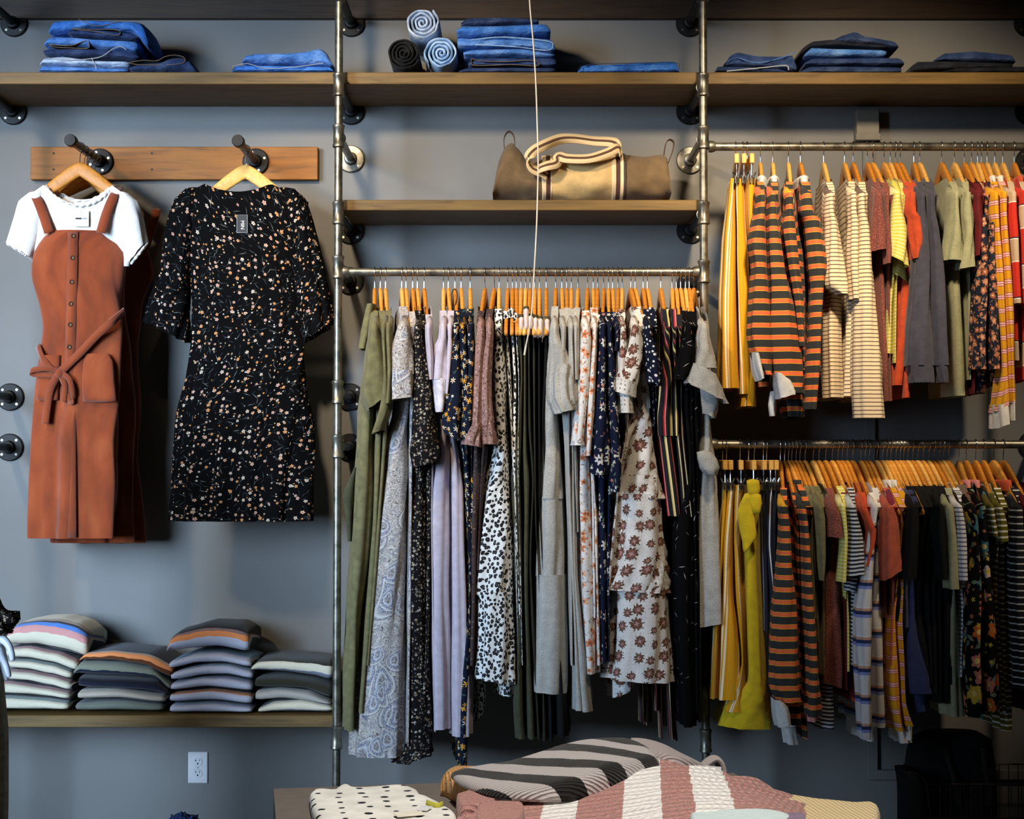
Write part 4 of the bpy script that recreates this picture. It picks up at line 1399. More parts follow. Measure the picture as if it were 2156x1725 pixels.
c_plaid = stripes('white_blue_tan_stripe', 1, .09, [(0, (208, 206, 206)), (.60, (128, 140, 200)), (.71, (40, 50, 90)), (.83, (196, 150, 124)), (.92, (216, 214, 214))])
c_coral = plain('coral_jersey', (178, 84, 60), .07)
c_blue = plain('indigo_fleece', (42, 50, 88), .08)
c_wst = stripes('white_grey_fine_stripe', 1, .0135, [(0, (222, 220, 222)), (.7, (90, 92, 112))])
c_bgar = floral('black_garden_floral', (20, 20, 20), fl=[dict(scale=13, r=.38, cols=[(200, 104, 48), (206, 170, 60), (70, 116, 128), (214, 190, 180), (196, 120, 100)], centre=(230, 200, 120), dens=.75, seed=6, petals=5, lobe=.14, rag=.3), dict(scale=38, r=.3, cols=[(206, 176, 50), (190, 120, 80)], dens=.3, seed=3)], lv=[dict(scale=22, cols=[(124, 138, 112), (96, 110, 90)], seed=4, dens=.6, w=.16, l=.4)])
c_pink = plain('pink_rib', (214, 136, 130), .05)
c_ost = stripes('olive_white_stripe', 1, .0185, [(0, (96, 90, 20)), (.68, (226, 224, 210))])
c_bst = stripes('black_white_stripe', 1, .021, [(0, (24, 24, 30)), (.78, (206, 206, 204))])
c_oran = plain('orange_rib', (196, 82, 50), .06)
c_taupe = plain('taupe_jersey', (112, 92, 80), .06)
c_rubber = simple('lilac_rubber_tip', (214, 196, 190), .6)
c_cord = simple('black_cord', (16, 16, 20), .6)

RAILS = {1: (573, Z1), 2: (309, Z2), 3: (936, Z3)}
RG = {1: 'hangers on the long-dress rail', 2: 'hangers on the upper shirts rail', 3: 'hangers on the lower rail'}
YF = -.55


def roof(y):
    t = min(1, max(.56, abs(y - YP) / HW))
    return hang_top(t) - hang_top(1)


SEED = [0]


def G(r, hx, name, label, cat, m, body, sleeves=(), group=None, clip=False, low=False, n=44, hd=.235, fold=.010, lam=.062, shift=0, wood=None, yc=None, yaw=None, extra=(), collar=None, sym=True, step=.024, hlabel=None, top_w=None):
    """a hanger on rail r at pixel hx and the garment on it; body rows are read on the plane of the garment's front edge"""
    yr, Z = RAILS[r]
    X = P(hx, yr, YP).x
    SEED[0] += 1
    sd = SEED[0]
    ztip = Z - NECK + hang_top(1) + .004
    b0 = body[0]
    Xc = P((b0[1] + b0[2]) / 2, b0[0], YF).x
    k = max(-.12, min(.12, (X - Xc) / (YP - YF)))
    if yaw is None:
        yaw = -math.degrees(math.atan(k))
    wi = (sd * 7 % 5) % 3 if wood is None else wood
    if hlabel is None:
        hlabel = ('clip hanger holding the ' if clip else 'wooden hanger holding the ') + label
        if len(hlabel.split()) > 15:
            hlabel = 'hanger with ' + label
    h = hanger((X, YP, Z), hlabel, RG[r], yaw, 0, clip, wi)
    yb = P(0, body[-1][0], YP)
    t = thing(name, label, cat, (X, YP, yb.z), group)
    Yb = YP if yc is None else yc

    def put(nm, secs, mm, Yc_, hd_, lab=None, par=None, shear=True, **q):
        V, F, UV = loft(secs, Yc_, hd_, **q)
        if shear:
            V = [(x + k * (y - YF), y, z) for x, y, z in V]
        return mk(nm, V, F, mm, par or t, UV, True, lab)
    if clip:
        zt = Z - NECK - .08
        put('skirt_body', body, m, Yb, .145, Yf=YF, n=n, step=step, fold=fold, lam=lam, seed=sd, ztop=zt, grow=.3, e=3)
    elif low:
        put('garment_body', body, m, Yb, .165, Yf=YF, n=n, step=step, fold=fold, lam=lam, seed=sd, grow=.3)
    else:
        # the cloth lies narrow over the arms of the hanger and widens below the shoulder
        c0, w0 = (b0[1] + b0[2]) / 2, max(15, (b0[2] - b0[1]) * .62)
        body = [(b0[0], c0 - w0 / 2, c0 + w0 / 2), (b0[0] + 28, b0[1], b0[2])] + list(body[1:])
        body = [tuple(b[:3]) + ((1.0, .9)[i] if i < 2 else .74,) if len(b) == 3 else tuple(b[:4]) + (.74,) for i, b in enumerate(body)]
        put('garment_body', body, m, Yb, hd, Yf=YF, n=n, step=step, fold=fold, lam=lam, seed=sd, ztop=ztip + .002, roof=roof, grow=.2, e=3.2, bridge=.56 * HW)
    for s in sleeves:
        nm, secs, mm = s[0], s[1], s[2] if len(s) > 2 and s[2] else m
        q = s[3] if len(s) > 3 else {}
        q = dict(dict(Yc_=-.612, hd_=.05, Yf=-.635, n=32, step=.02, fold=.006, lam=.05, seed=sd + 50), **q)
        yc_, hd_ = q.pop('Yc_'), q.pop('hd_')
        if nm == 'sleeve' and 'ztop' not in q and not q.pop('raw', False):
            r0 = secs[0]
            if len(r0) == 3:
                c0, w0 = (r0[1] + r0[2]) / 2, max(15, (r0[2] - r0[1]) * .6)
                secs = [(r0[0], c0 - w0 / 2, c0 + w0 / 2), (r0[0] + 22, r0[1], r0[2])] + [x for x in secs[1:] if x[0] > r0[0] + 30 or len(x) == 4]
            q['ztop'] = ztip + .006
            q['cap'] = True
            q['roof'] = roof
        put(nm, secs, mm, yc_, hd_, shear=abs(yc_ - YP) < .01, **q)
    if collar:
        zc = Z - NECK + hang_top(.56)
        w = P(0, 0, YP)
        V, F, UV = [], [], []
        cw = .016 if collar is True else collar[1]
        mm = c_collar if collar is True else collar[0]
        for i, dz in enumerate((-.022, .0, .012, .014)):
            for j in range(25):
                a = 2 * PI * j / 24
                V.append((X + math.cos(a) * (cw + (.004 if i < 3 else .001)) + k * .0, YP + math.sin(a) * (.119 if i < 3 else .113) * (1 + (.012 - dz) * 3), zc + dz - .03 * abs(math.cos(a)) * 0))
                UV.append((j * .02, dz))
        for i in range(3):
            for j in range(24):
                F.append((i * 25 + j, i * 25 + j + 1, i * 25 + 26 + j, i * 25 + 25 + j))
        V = [(x + k * (y - YP), y, z) for x, y, z in V]
        mk('collar', V, F, mm, t, UV)
    for f in extra:
        f(t, X, Z)
    return t


def thin(x0, y0, x1, y1, w=5, xm=None):
    """rows of a garment squeezed between its neighbours"""
    ym = (y0 + y1) / 2
    xm = (x0 + x1) / 2 if xm is None else xm
    return [(y0, x0 - w, x0 + w), (ym, xm - w, xm + w), (y1, x1 - w, x1 + w)]


def band_at(px, y0, y1, m=None, w=6.5, tip=None):
    """shoulder strap wrapped round the arm of the hanger, and the soft tip of the arm below it"""
    def f(t, X, Z):
        V, F, UV = loft([(y0, px - w, px + w), (y1, px - w, px + w)], -.545, .02, Yf=-.56, n=16, step=.01, fold=0, wob=0)
        mk('shoulder_strap', V, F, m, t, UV)
        if tip:
            V, F, UV = loft([(y1 - 1, px - 5.5, px + 5.5), (tip, px - 5.5, px + 5.5)], -.578, .024, Yf=-.59, n=14, step=.012, fold=0, wob=0, capb=True, cap=True)
            mk('strap_loop', V, F, c_rubber, t, UV)
    return f


# ------------------------------------------------------------------ long dresses on the middle rail
gd = 'long dresses on the middle rail'
T = 690


def belt_flap(t, X, Z):
    V, F, UV = loft([(985, 745, 752), (1040, 722, 747), (1085, 728, 742), (1140, 733, 740)], -.50, .04, Yf=-.52, n=24, step=.02, fold=.005)
    mk('belt_tie', V, F, c_olive2, t, UV)


def tab(px0, py0, px1, py1, m, name='collar_tab'):
    def f(t, X, Z):
        V, F, UV = loft([(py0, px0 + 2, px1), (py0 + (py1 - py0) * .6, px0 - 10, px1 - 8), (py1, px0 - 14, px1 - 18)], -.50, .05, Yf=-.53, n=24, step=.02, fold=.003)
        mk(name, V, F, m, t, UV)
    return f


G(1, 789, 'long_dress', 'olive dress with wide sleeve, closest to the pipe post on the long rail', 'dress', c_olive, [(T, 775, 801), (800, 764, 796), (860, 756, 788), (940, 752, 785), (1031, 746, 788), (1153, 739, 780), (1275, 731, 764), (1437, 726, 750), (1538, 725, 748)],
  [('sleeve', [(T, 774, 803), (740, 770, 808), (793, 766, 813), (826, 762, 813), (772, 866, 813, 836)])], gd, wood=1, extra=(belt_flap, tab(770, 640, 790, 735, c_olive)))
G(1, 801, 'long_dress', 'second olive dress from the pipe post, its hem corner showing', 'dress', c_olive, [(T, 798, 812), (860, 790, 806), (1100, 782, 796), (1500, 752, 766)], [('sleeve', [(T, 803, 815), (800, 808, 819), (860, 800, 822), (784, 914, 806, 906)])], gd, wood=0)
G(1, 812, 'long_dress', 'third olive dress, tucked against the paisley dress', 'dress', c_olive, [(T, 812, 824), (900, 806, 816), (1000, 800, 810), (1400, 770, 780)], [('sleeve', [(T, 812, 826), (780, 816, 828), (850, 812, 824)])], gd, wood=0)
G(1, 846, 'long_dress', 'blue grey paisley maxi dress with flounced sleeve', 'dress', c_paisley, [(T, 836, 865), (780, 834, 866), (841, 831, 868), (872, 831, 862), (940, 810, 861), (1000, 804, 863), (1153, 783, 860), (1275, 767, 858), (1437, 746, 859), (1594, 737, 859)],
  [('sleeve', [(T, 831, 866), (740, 822, 870), (788, 819, 872)]), ('sleeve_flounce', [(780, 821, 872), (812, 820, 874), (822, 843, 872, 836)], None, dict(hd_=.06, fold=.007))], gd, n=56, fold=.009, wood=2)
G(1, 855, 'long_dress', 'paisley dress squeezed between the paisley maxi and the black sprig dress', 'dress', c_paisley, thin(868, T, 858, 1570, 4), (), gd, n=28, step=.05, wood=0)
G(1, 869, 'long_dress', 'black long-sleeved dress with tiny cream sprigs beside the paisley maxi', 'dress', c_bfl, [(T, 874, 888), (950, 866, 900), (1153, 861, 899), (1437, 860, 906), (1560, 860, 910), (858, 1606, 910, 1588)],
  [('sleeve', [(T, 872, 889), (753, 872, 899), (807, 871, 908), (860, 870, 911), (913, 867, 919), (955, 865, 926), (870, 986, 922, 972)])], gd, wood=1)
G(1, 879, 'long_dress', 'black sprig dress with hem ruffle peeping out below the paisley maxi', 'dress', c_bfl, [(T, 884, 893), (960, 898, 910), (1400, 894, 902), (1580, 850, 886), (1607, 826, 872)], (), gd, n=30, step=.05, wood=0)
G(1, 893, 'long_dress', 'lavender dress with only a narrow fold of sleeve showing', 'dress', c_lav, [(T, 897, 907), (900, 905, 914), (1100, 905, 912), (1540, 912, 920)], [('sleeve', [(T, 896, 909), (753, 901, 911), (800, 905, 911)])], gd, n=30, wood=1)
G(1, 934, 'long_dress', 'lavender maxi dress with lace trimmed sleeve', 'dress', c_lav, [(T, 925, 942), (873, 917, 940), (913, 917, 947), (1031, 905, 947), (1153, 904, 947), (1275, 904, 947), (1437, 909, 948), (1535, 911, 948)],
  [('sleeve', [(T, 924, 942), (727, 916, 942), (770, 911, 944), (800, 910, 944)]), ('lace_cuff', [(797, 909, 944), (831, 914, 943), (868, 920, 934)], c_lace)], gd, wood=2)
G(1, 944, 'long_dress', 'lavender maxi dress hanging right against the navy daisy dresses', 'dress', c_lav, [(T, 943, 955), (900, 942, 956), (960, 948, 968), (1031, 948, 976), (1153, 948, 980), (1275, 949, 984), (1437, 950, 990), (1550, 951, 991)], [('sleeve', [(T, 943, 954), (727, 942, 957), (790, 940, 952), (830, 938, 946)])], gd, wood=0)


def cord_loop(t, X, Z):
    p = [P(952, 655, -.5), P(951, 620, -.48), P(957, 609, -.47), P(963, 620, -.48), P(959, 640, -.5), P(955, 652, -.51), P(962, 664, -.52)]
    MB().tube(smooth_pts(p, 5), .0016, 6).build('cord_strap', c_cord, t)


G(1, 958, 'long_dress', 'navy daisy print dress with black cord looped over its hanger', 'dress', c_nvfl, [(T, 957, 967), (900, 962, 974), (1000, 976, 988), (1200, 985, 992), (1400, 986, 992)], [('sleeve', [(T, 955, 967), (753, 952, 969), (807, 944, 972), (860, 935, 975), (893, 932, 970), (940, 915, 968, 928)])], gd, wood=1, extra=(cord_loop,))
G(1, 971, 'long_dress', 'middle navy daisy print dress with its black floral leg reaching lowest', 'dress', c_nvfl, [(T, 970, 980), (950, 974, 986), (1200, 986, 994), (1500, 966, 984), (1612, 963, 984)], [('sleeve', [(T, 968, 980), (753, 970, 984), (860, 972, 987), (922, 967, 984)])], gd, n=32, wood=0)
G(1, 990, 'long_dress', 'navy daisy print dress next to the mauve bud dresses', 'dress', c_nvfl, [(T, 986, 996), (950, 988, 998), (1200, 992, 998), (1400, 988, 994)], [('sleeve', [(T, 983, 998), (753, 984, 1000), (850, 980, 997), (908, 977, 990)])], gd, n=32, wood=0)
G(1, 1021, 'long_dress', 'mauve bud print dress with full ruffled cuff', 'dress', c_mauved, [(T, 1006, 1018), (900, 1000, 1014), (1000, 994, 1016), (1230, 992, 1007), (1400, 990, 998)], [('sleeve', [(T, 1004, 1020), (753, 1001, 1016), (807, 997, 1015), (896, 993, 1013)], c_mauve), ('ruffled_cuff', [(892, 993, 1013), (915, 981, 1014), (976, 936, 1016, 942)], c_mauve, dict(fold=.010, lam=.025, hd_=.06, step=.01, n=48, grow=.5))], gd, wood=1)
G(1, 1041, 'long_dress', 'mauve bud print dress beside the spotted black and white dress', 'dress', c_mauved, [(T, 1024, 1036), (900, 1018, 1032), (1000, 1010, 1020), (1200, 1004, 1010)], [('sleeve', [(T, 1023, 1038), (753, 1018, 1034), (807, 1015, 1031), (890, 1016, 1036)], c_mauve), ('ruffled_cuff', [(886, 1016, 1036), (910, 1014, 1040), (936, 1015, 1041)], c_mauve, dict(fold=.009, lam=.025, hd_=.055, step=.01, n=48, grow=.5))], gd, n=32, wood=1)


def leo_under(t, X, Z):
    for rows in ([(1415, 1000, 1022), (1480, 1001, 1020), (1000, 1522, 1013, 1506)], [(1430, 1044, 1090), (1044, 1462, 1090, 1468)]):
        V, F, UV = loft(rows, -.36, .10, Yf=-.44, n=36, step=.02, fold=.008)
        mk('underskirt', V, F, c_leo, t, UV)


G(1, 1051, 'long_dress', 'white dress with black leopard spots and gathered bottom tier', 'dress', c_leo, [(T, 1040, 1060), (727, 1037, 1061), (780, 1032, 1070), (807, 1031, 1073), (847, 1033, 1068), (913, 1040, 1066), (967, 1036, 1070), (1031, 1018, 1073), (1153, 1003, 1081), (1252, 993, 1083)],
  [('hem_tier', [(1246, 993, 1083), (1350, 991, 1092), (1400, 989, 1095), (989, 1427, 1100, 1443)], None, dict(Yc_=YP, hd_=.185, Yf=YF, n=72, fold=.012, lam=.05, step=.024))], gd, wood=2, n=64, fold=.011, extra=(leo_under,))
for hx, lab, body, y0, y1, tip in (
        (1069, 'spotted jumpsuit with strap, first behind the leopard spotted dress', [(700, 1062, 1070), (780, 1064, 1076), (900, 1074, 1082), (1100, 1083, 1088), (1430, 1090, 1096)], 655, 671, None),
        (1079, 'spotted jumpsuit with strap, second behind the leopard spotted dress', [(700, 1073, 1083), (800, 1078, 1090), (880, 1078, 1088), (1000, 1080, 1086), (1300, 1092, 1097)], 649, 669, None),
        (1087, 'spotted jumpsuit with the lowest strap of three, beside the black jumpsuits', [(705, 1085, 1091), (800, 1090, 1095), (1000, 1089, 1093), (1400, 1098, 1102)], 659, 683, None)):
    G(1, hx, 'jumpsuit', lab, 'jumpsuit', c_leo, body, (), 'spotted jumpsuits', low=True, n=30, step=.04, wood=1, extra=(band_at(1078 + (hx - 1078) * 1.03 - 3, y0, y1, c_leo),))
for i, (hx, y0, y1, tip, mm, body) in enumerate((
        (1097, 662, 671, 696, c_olive2, [(702, 1092, 1099), (800, 1095, 1102), (950, 1080, 1098), (1012, 1075, 1096), (1250, 1086, 1100), (1490, 1082, 1100), (1556, 1085, 1105)]),
        (1107, 645, 653, 694, c_olive2, [(702, 1101, 1108), (950, 1099, 1110), (1012, 1098, 1118), (1250, 1102, 1114), (1556, 1107, 1128)]),
        (1116, 660, 668, 692, c_bol, [(702, 1110, 1117), (900, 1111, 1120), (1012, 1120, 1126), (1200, 1114, 1120), (1556, 1130, 1140)]),
        (1126, 663, 672, 708, c_bol, [(712, 1121, 1128), (900, 1122, 1130), (1100, 1126, 1131), (1400, 1140, 1146), (1560, 1142, 1152)]),
        (1136, 666, 674, 708, c_blk, [(712, 1131, 1139), (900, 1132, 1139), (1100, 1134, 1140), (1400, 1150, 1160), (1562, 1154, 1166)]),
        (1150, 666, 675, 704, c_blk, [(708, 1144, 1156), (800, 1142, 1154), (900, 1140, 1146), (1200, 1150, 1158), (1400, 1166, 1186), (1552, 1168, 1198)]))):
    nm = ('black olive', 'olive black', 'dark', 'dark', 'black', 'black')[i]
    od = ('first', 'second', 'third', 'fourth', 'fifth', 'last')[i]
    G(1, hx, 'jumpsuit', f'{nm} strappy jumpsuit, {od} of six between spotted and grey dresses', 'jumpsuit', mm, body, (), 'dark strappy jumpsuits', low=True, n=32, step=.035, wood=(0, 2, 1, 0, 0, 1)[i], extra=(band_at(1078 + (hx - 1078) * 1.03, y0, y1, c_olive2, 6, tip),))
G(1, 1170, 'long_dress', 'grey tiered maxi dress with ruffled sleeve', 'dress', c_grey, [(T, 1158, 1178), (780, 1146, 1172), (840, 1144, 1170), (873, 1143, 1173), (900, 1140, 1175), (1000, 1134, 1183), (1050, 1131, 1186)],
  [('sleeve', [(T, 1157, 1179), (740, 1159, 1196), (775, 1161, 1209)]), ('sleeve_ruffle', [(768, 1160, 1208), (800, 1157, 1211), (840, 1160, 1215), (1172, 872, 1212, 862)], None, dict(fold=.011, lam=.03, n=48, hd_=.06, step=.012, grow=.5)),
   ('skirt_tier', [(1046, 1130, 1187), (1130, 1125, 1192), (1214, 1120, 1196)], None, dict(Yc_=YP, hd_=.175, Yf=YF, n=56, fold=.007, lam=.07)), ('skirt_tier', [(1210, 1119, 1197), (1335, 1114, 1200), (1440, 1110, 1199), (1110, 1455, 1196, 1463)], None, dict(Yc_=YP, hd_=.18, Yf=YF, n=56, fold=.007, lam=.08))], gd, n=56, wood=1)
G(1, 1183, 'long_dress', 'grey dress just behind the ruffled grey dress, hem reaching lower', 'dress', c_grey, [(T, 1180, 1190), (850, 1184, 1196), (950, 1190, 1200), (1100, 1195, 1206), (1300, 1203, 1216), (1495, 1206, 1228)], [('sleeve', [(T, 1180, 1190), (740, 1178, 1188)])], gd, n=32, wood=0)
G(1, 1193, 'long_dress', 'grey dress on an amber hanger, third of the grey dresses', 'dress', c_grey, thin(1194, T, 1204, 1400, 4), (), gd, n=26, step=.05, wood=1)
G(1, 1203, 'long_dress', 'grey dress with long sleeve, fourth of the grey dresses', 'dress', c_grey, [(T, 1198, 1208), (900, 1200, 1210), (1050, 1200, 1214), (1213, 1205, 1216), (1335, 1214, 1230), (1498, 1226, 1246)], [('sleeve', [(T, 1197, 1208), (780, 1199, 1211), (860, 1200, 1208)])], gd, n=32, wood=0)
G(1, 1217, 'long_dress', 'grey dress touching the white peach floral dresses', 'dress', c_grey, thin(1214, T, 1216, 1120, 4, 1210), [('sleeve', [(T, 1207, 1218), (800, 1209, 1217)])], gd, n=26, step=.05, wood=0)
G(1, 1237, 'long_dress', 'white peach floral dress with long lace edged sleeve', 'dress', c_wfl, [(T, 1222, 1246), (935, 1218, 1244), (1050, 1214, 1249), (1213, 1217, 1257), (1335, 1223, 1260), (1418, 1230, 1260)], [('sleeve', [(T, 1219, 1247), (807, 1215, 1243), (887, 1209, 1235), (932, 1204, 1230)]), ('lace_cuff', [(930, 1204, 1230), (938, 1204, 1230)], c_eye)], gd, wood=1)
G(1, 1249, 'long_dress', 'white peach floral dress sandwiched in the middle of three', 'dress', c_wfl, thin(1251, T, 1252, 1300, 3.5, 1248), [('sleeve', [(T, 1248, 1256), (860, 1238, 1250), (960, 1232, 1244)])], gd, n=26, step=.05, wood=0)
G(1, 1258, 'long_dress', 'white peach floral dress beside the navy bandana dresses', 'dress', c_wfl, [(T, 1252, 1261), (860, 1248, 1259), (950, 1242, 1252), (1100, 1251, 1258), (1400, 1259, 1264)], (), gd, n=30, step=.04, wood=1)
for i, (hx, body, sl) in enumerate((
        (1271, [(T, 1264, 1274), (900, 1258, 1278), (1000, 1256, 1276), (1200, 1258, 1276), (1395, 1262, 1278)], [('sleeve', [(T, 1262, 1275), (807, 1257, 1276), (880, 1251, 1279), (950, 1241, 1284), (1000, 1246, 1280)])]),
        (1281, [(T, 1276, 1288), (900, 1281, 1292), (1000, 1280, 1290), (1200, 1277, 1284), (1395, 1279, 1285)], [('sleeve', [(T, 1276, 1289), (780, 1276, 1297), (850, 1278, 1299), (930, 1284, 1304), (1000, 1286, 1306), (1036, 1290, 1303)])]),
        (1290, thin(1293, T, 1296, 1000, 3.5), []), (1301, thin(1300, T, 1302, 960, 4), [('sleeve', [(T, 1295, 1304), (740, 1293, 1302)])]))):
    od = ('first', 'second', 'third', 'fourth')[i]
    G(1, hx, 'long_dress', f'navy bandana floral dress, {od} of four after the white peach florals', 'dress', c_nvb, body, sl, 'navy bandana dresses', n=34, step=.03, wood=(1, 0, 0, 1)[i])


def rose_under(t, X, Z):
    V, F, UV = loft([(1400, 1286, 1332), (1440, 1287, 1334), (1288, 1470, 1330, 1452)], -.38, .12, Yf=-.46, n=40, step=.02, fold=.012)
    mk('underskirt', V, F, c_rose, t, UV)


G(1, 1310, 'long_dress', 'white rose print dress tucked behind the tiered one, lace cuff showing', 'dress', c_rose, [(T, 1304, 1314), (900, 1312, 1324), (1000, 1300, 1308), (1240, 1276, 1284)], [('sleeve', [(T, 1303, 1318), (780, 1300, 1316), (833, 1303, 1330)]), ('lace_cuff', [(831, 1303, 1331), (870, 1304, 1332)], c_eye)], gd, n=32, wood=2)
G(1, 1328, 'long_dress', 'white rose print maxi dress with three ruffled tiers', 'dress', c_rose, [(T, 1330, 1356), (753, 1338, 1361), (807, 1345, 1367), (873, 1344, 1371), (913, 1325, 1376), (967, 1313, 1383), (1052, 1298, 1404)],
  [('sleeve', [(T, 1323, 1352), (727, 1320, 1352), (767, 1310, 1350), (1294, 796, 1342, 810)]), ('lace_cuff', [(1293, 793, 1342, 807), (1289, 824, 1337, 838)], c_eye, dict(hd_=.058, fold=.006)),
   ('waistband', [(866, 1342, 1372), (882, 1341, 1373)], c_eye, dict(Yc_=YP, hd_=.172, Yf=YF, n=48, fold=.002)),
   ('skirt_tier', [(1000, 1302, 1390), (1287, 1050, 1407, 1050)], None, dict(Yc_=YP, hd_=.185, Yf=YF, n=64, fold=.012, lam=.06)),
   ('skirt_tier', [(1040, 1294, 1398), (1150, 1287, 1408), (1210, 1272, 1413), (1259, 1240, 1418, 1251)], None, dict(Yc_=YP, hd_=.19, Yf=YF, n=64, fold=.012, lam=.07)),
   ('skirt_tier', [(1225, 1287, 1412), (1350, 1280, 1421), (1410, 1274, 1426), (1271, 1431, 1428, 1440)], None, dict(Yc_=YP, hd_=.185, Yf=YF, n=64, fold=.011, lam=.08))], gd, n=56, wood=1, extra=(rose_under,))
G(1, 1337, 'long_dress', 'white rose print dress almost hidden next to the navy dotted dress', 'dress', c_rose, thin(1352, T, 1366, 860, 3), (), gd, n=24, step=.05, wood=0)
G(1, 1354, 'long_dress', 'navy dress with white dots and flared short sleeve', 'dress', c_dot, [(T, 1357, 1368), (850, 1371, 1380), (900, 1374, 1380)], [('sleeve', [(T, 1355, 1372), (727, 1358, 1380), (767, 1362, 1390), (1367, 806, 1392, 812)])], gd, n=32, wood=1)
G(1, 1363, 'long_dress', 'second navy dotted dress, squeezed beside the striped jumpsuit', 'dress', c_dot, thin(1374, T, 1380, 860, 4), (), gd, n=26, step=.05, wood=0)


def fringe(t, X, Z):
    for i in range(9):
        x = 1345 + i * 9.5 + rnd.random() * 4
        y1 = 1500 + rnd.random() * 55 + (32 if 4 <= i <= 7 else 0)
        V, F, UV = loft([(1400, x, x + 9), ((1400 + y1) / 2, x + rnd.random() * 6, x + 11), (y1, x + 3 + i * .8, x + 10 + i * .8)], -.36 + .03 * (i % 3), .03, Yf=-.4, n=16, step=.04, fold=.003)
        mk('trouser_pleat', V, F, c_mst, t, UV)


G(1, 1391, 'jumpsuit', 'black jumpsuit with red and yellow vertical stripes and wide cropped legs', 'jumpsuit', c_mst, [(T, 1391, 1411), (800, 1384, 1415), (880, 1380, 1417), (918, 1382, 1418)], [('trouser_leg', [(914, 1383, 1419), (1000, 1394, 1428), (1087, 1405, 1436)], None, dict(Yc_=YP, hd_=.165, Yf=YF, n=48, fold=.008))], 'striped jumpsuits', wood=1, n=48)
G(1, 1415, 'jumpsuit', 'striped jumpsuit in the middle of three, long fringe-like pleats below', 'jumpsuit', c_mst, [(T, 1413, 1424), (800, 1417, 1426), (918, 1421, 1428)], [('trouser_leg', [(914, 1421, 1434), (1000, 1430, 1444), (1087, 1437, 1450)], None, dict(Yc_=YP, hd_=.16, Yf=YF))], 'striped jumpsuits', n=32, wood=0, extra=(fringe,))
G(1, 1424, 'jumpsuit', 'striped jumpsuit beside the black dash print dresses', 'jumpsuit', c_mst, [(T, 1426, 1433), (800, 1430, 1436), (918, 1432, 1440), (1088, 1452, 1458)], (), 'striped jumpsuits', n=30, step=.04, wood=0)
G(1, 1433, 'long_dress', 'black dash print maxi dress with draped sleeve', 'dress', c_dash, [(T, 1438, 1446), (900, 1442, 1454), (1000, 1448, 1458), (1110, 1420, 1462), (1250, 1420, 1462), (1400, 1428, 1462), (1530, 1438, 1464)], [('sleeve', [(T, 1438, 1456), (727, 1434, 1464), (770, 1424, 1462), (800, 1421, 1444)])], gd, wood=0)
G(1, 1443, 'long_dress', 'black dash print dress in the middle of the three dash prints', 'dress', c_dash, thin(1450, T, 1468, 1500, 4, 1462), (), gd, n=28, step=.05, wood=2)
G(1, 1451, 'long_dress', 'black dash print dress touching the grey bell-sleeved dress', 'dress', c_dash, thin(1460, T, 1473, 1520, 4, 1470), (), gd, n=28, step=.05, wood=1)
G(1, 1461, 'long_dress', 'grey maxi dress with bell sleeve and tied belt at the rail end', 'dress', c_grey, [(T, 1470, 1492), (800, 1471, 1498), (860, 1472, 1498), (940, 1471, 1502), (1031, 1469, 1508), (1100, 1469, 1512), (1213, 1469, 1516), (1300, 1469, 1520), (1470, 1323, 1520, 1312)],
  [('sleeve', [(T, 1466, 1494), (740, 1467, 1500), (776, 1458, 1506)], None, dict(Yc_=-.62, Yf=-.63)), ('bell_cuff', [(1457, 764, 1508, 790), (1450, 790, 1518, 818), (1443, 806, 1529, 850)], None, dict(Yc_=-.62, Yf=-.63, hd_=.06, fold=.008)), ('bell_cuff', [(812, 1476, 1508), (850, 1482, 1514), (1486, 870, 1504, 880)], None, dict(Yc_=-.59, hd_=.04)),
   ('belt_knot', [(952, 1470, 1500), (966, 1470, 1512), (985, 1476, 1516), (1000, 1492, 1513)], None, dict(Yc_=-.60, hd_=.03, n=30, fold=.006, cap=True, capb=True))], gd, yc=-.505, hd=.075, wood=1, yaw=-14)
# ------------------------------------------------------------------ upper rail: skirts and shirts
T2 = 426
gu = 'tops on the upper shirts rail'


def hem_edge_rows(*a):
    return list(a)


for i, (hx, body, lab, yw) in enumerate((
        (1549, [(372, 1536, 1549), (400, 1533, 1549), (500, 1523, 1550), (620, 1517, 1552), (740, 1516, 1556), (817, 1519, 1560)], 'mustard striped skirt closest to the pipe post on the upper rail', None),
        (1564, [(374, 1549, 1566), (400, 1549, 1568), (500, 1551, 1574), (620, 1553, 1581), (740, 1557, 1584), (829, 1559, 1588)], 'mustard striped skirt in the middle of three on the upper rail', None),
        (1573, [(380, 1571, 1596), (410, 1572, 1592), (500, 1578, 1586), (700, 1586, 1590), (855, 1566, 1592)], 'mustard striped skirt against the charcoal and orange shirts', None))):
    G(2, hx, 'striped_skirt', lab, 'skirt', c_yst, body, (), 'mustard striped skirts on the upper rail', clip=True, fold=.010, lam=.06, n=52, yaw=None)
go = 'charcoal and orange striped tops'
cuff = ('turned_cuff', [(1585, 742, 1598, 744), (1588, 772, 1605, 772), (1598, 802, 1608, 796)], c_collar, dict(Yc_=-.62, hd_=.05, Yf=-.65))
G(2, 1601, 'striped_shirt', 'charcoal and orange striped top closest to the mustard skirts', 'top', c_org, [(T2, 1590, 1614), (500, 1582, 1612), (620, 1582, 1619), (740, 1592, 1624), (815, 1600, 1618)], [('sleeve', [(T2, 1592, 1612), (480, 1582, 1611), (515, 1576, 1612), (560, 1584, 1614), (620, 1582, 1618), (700, 1578, 1622), (745, 1584, 1625), (790, 1604, 1627)]), cuff], go, collar=True, wood=0)
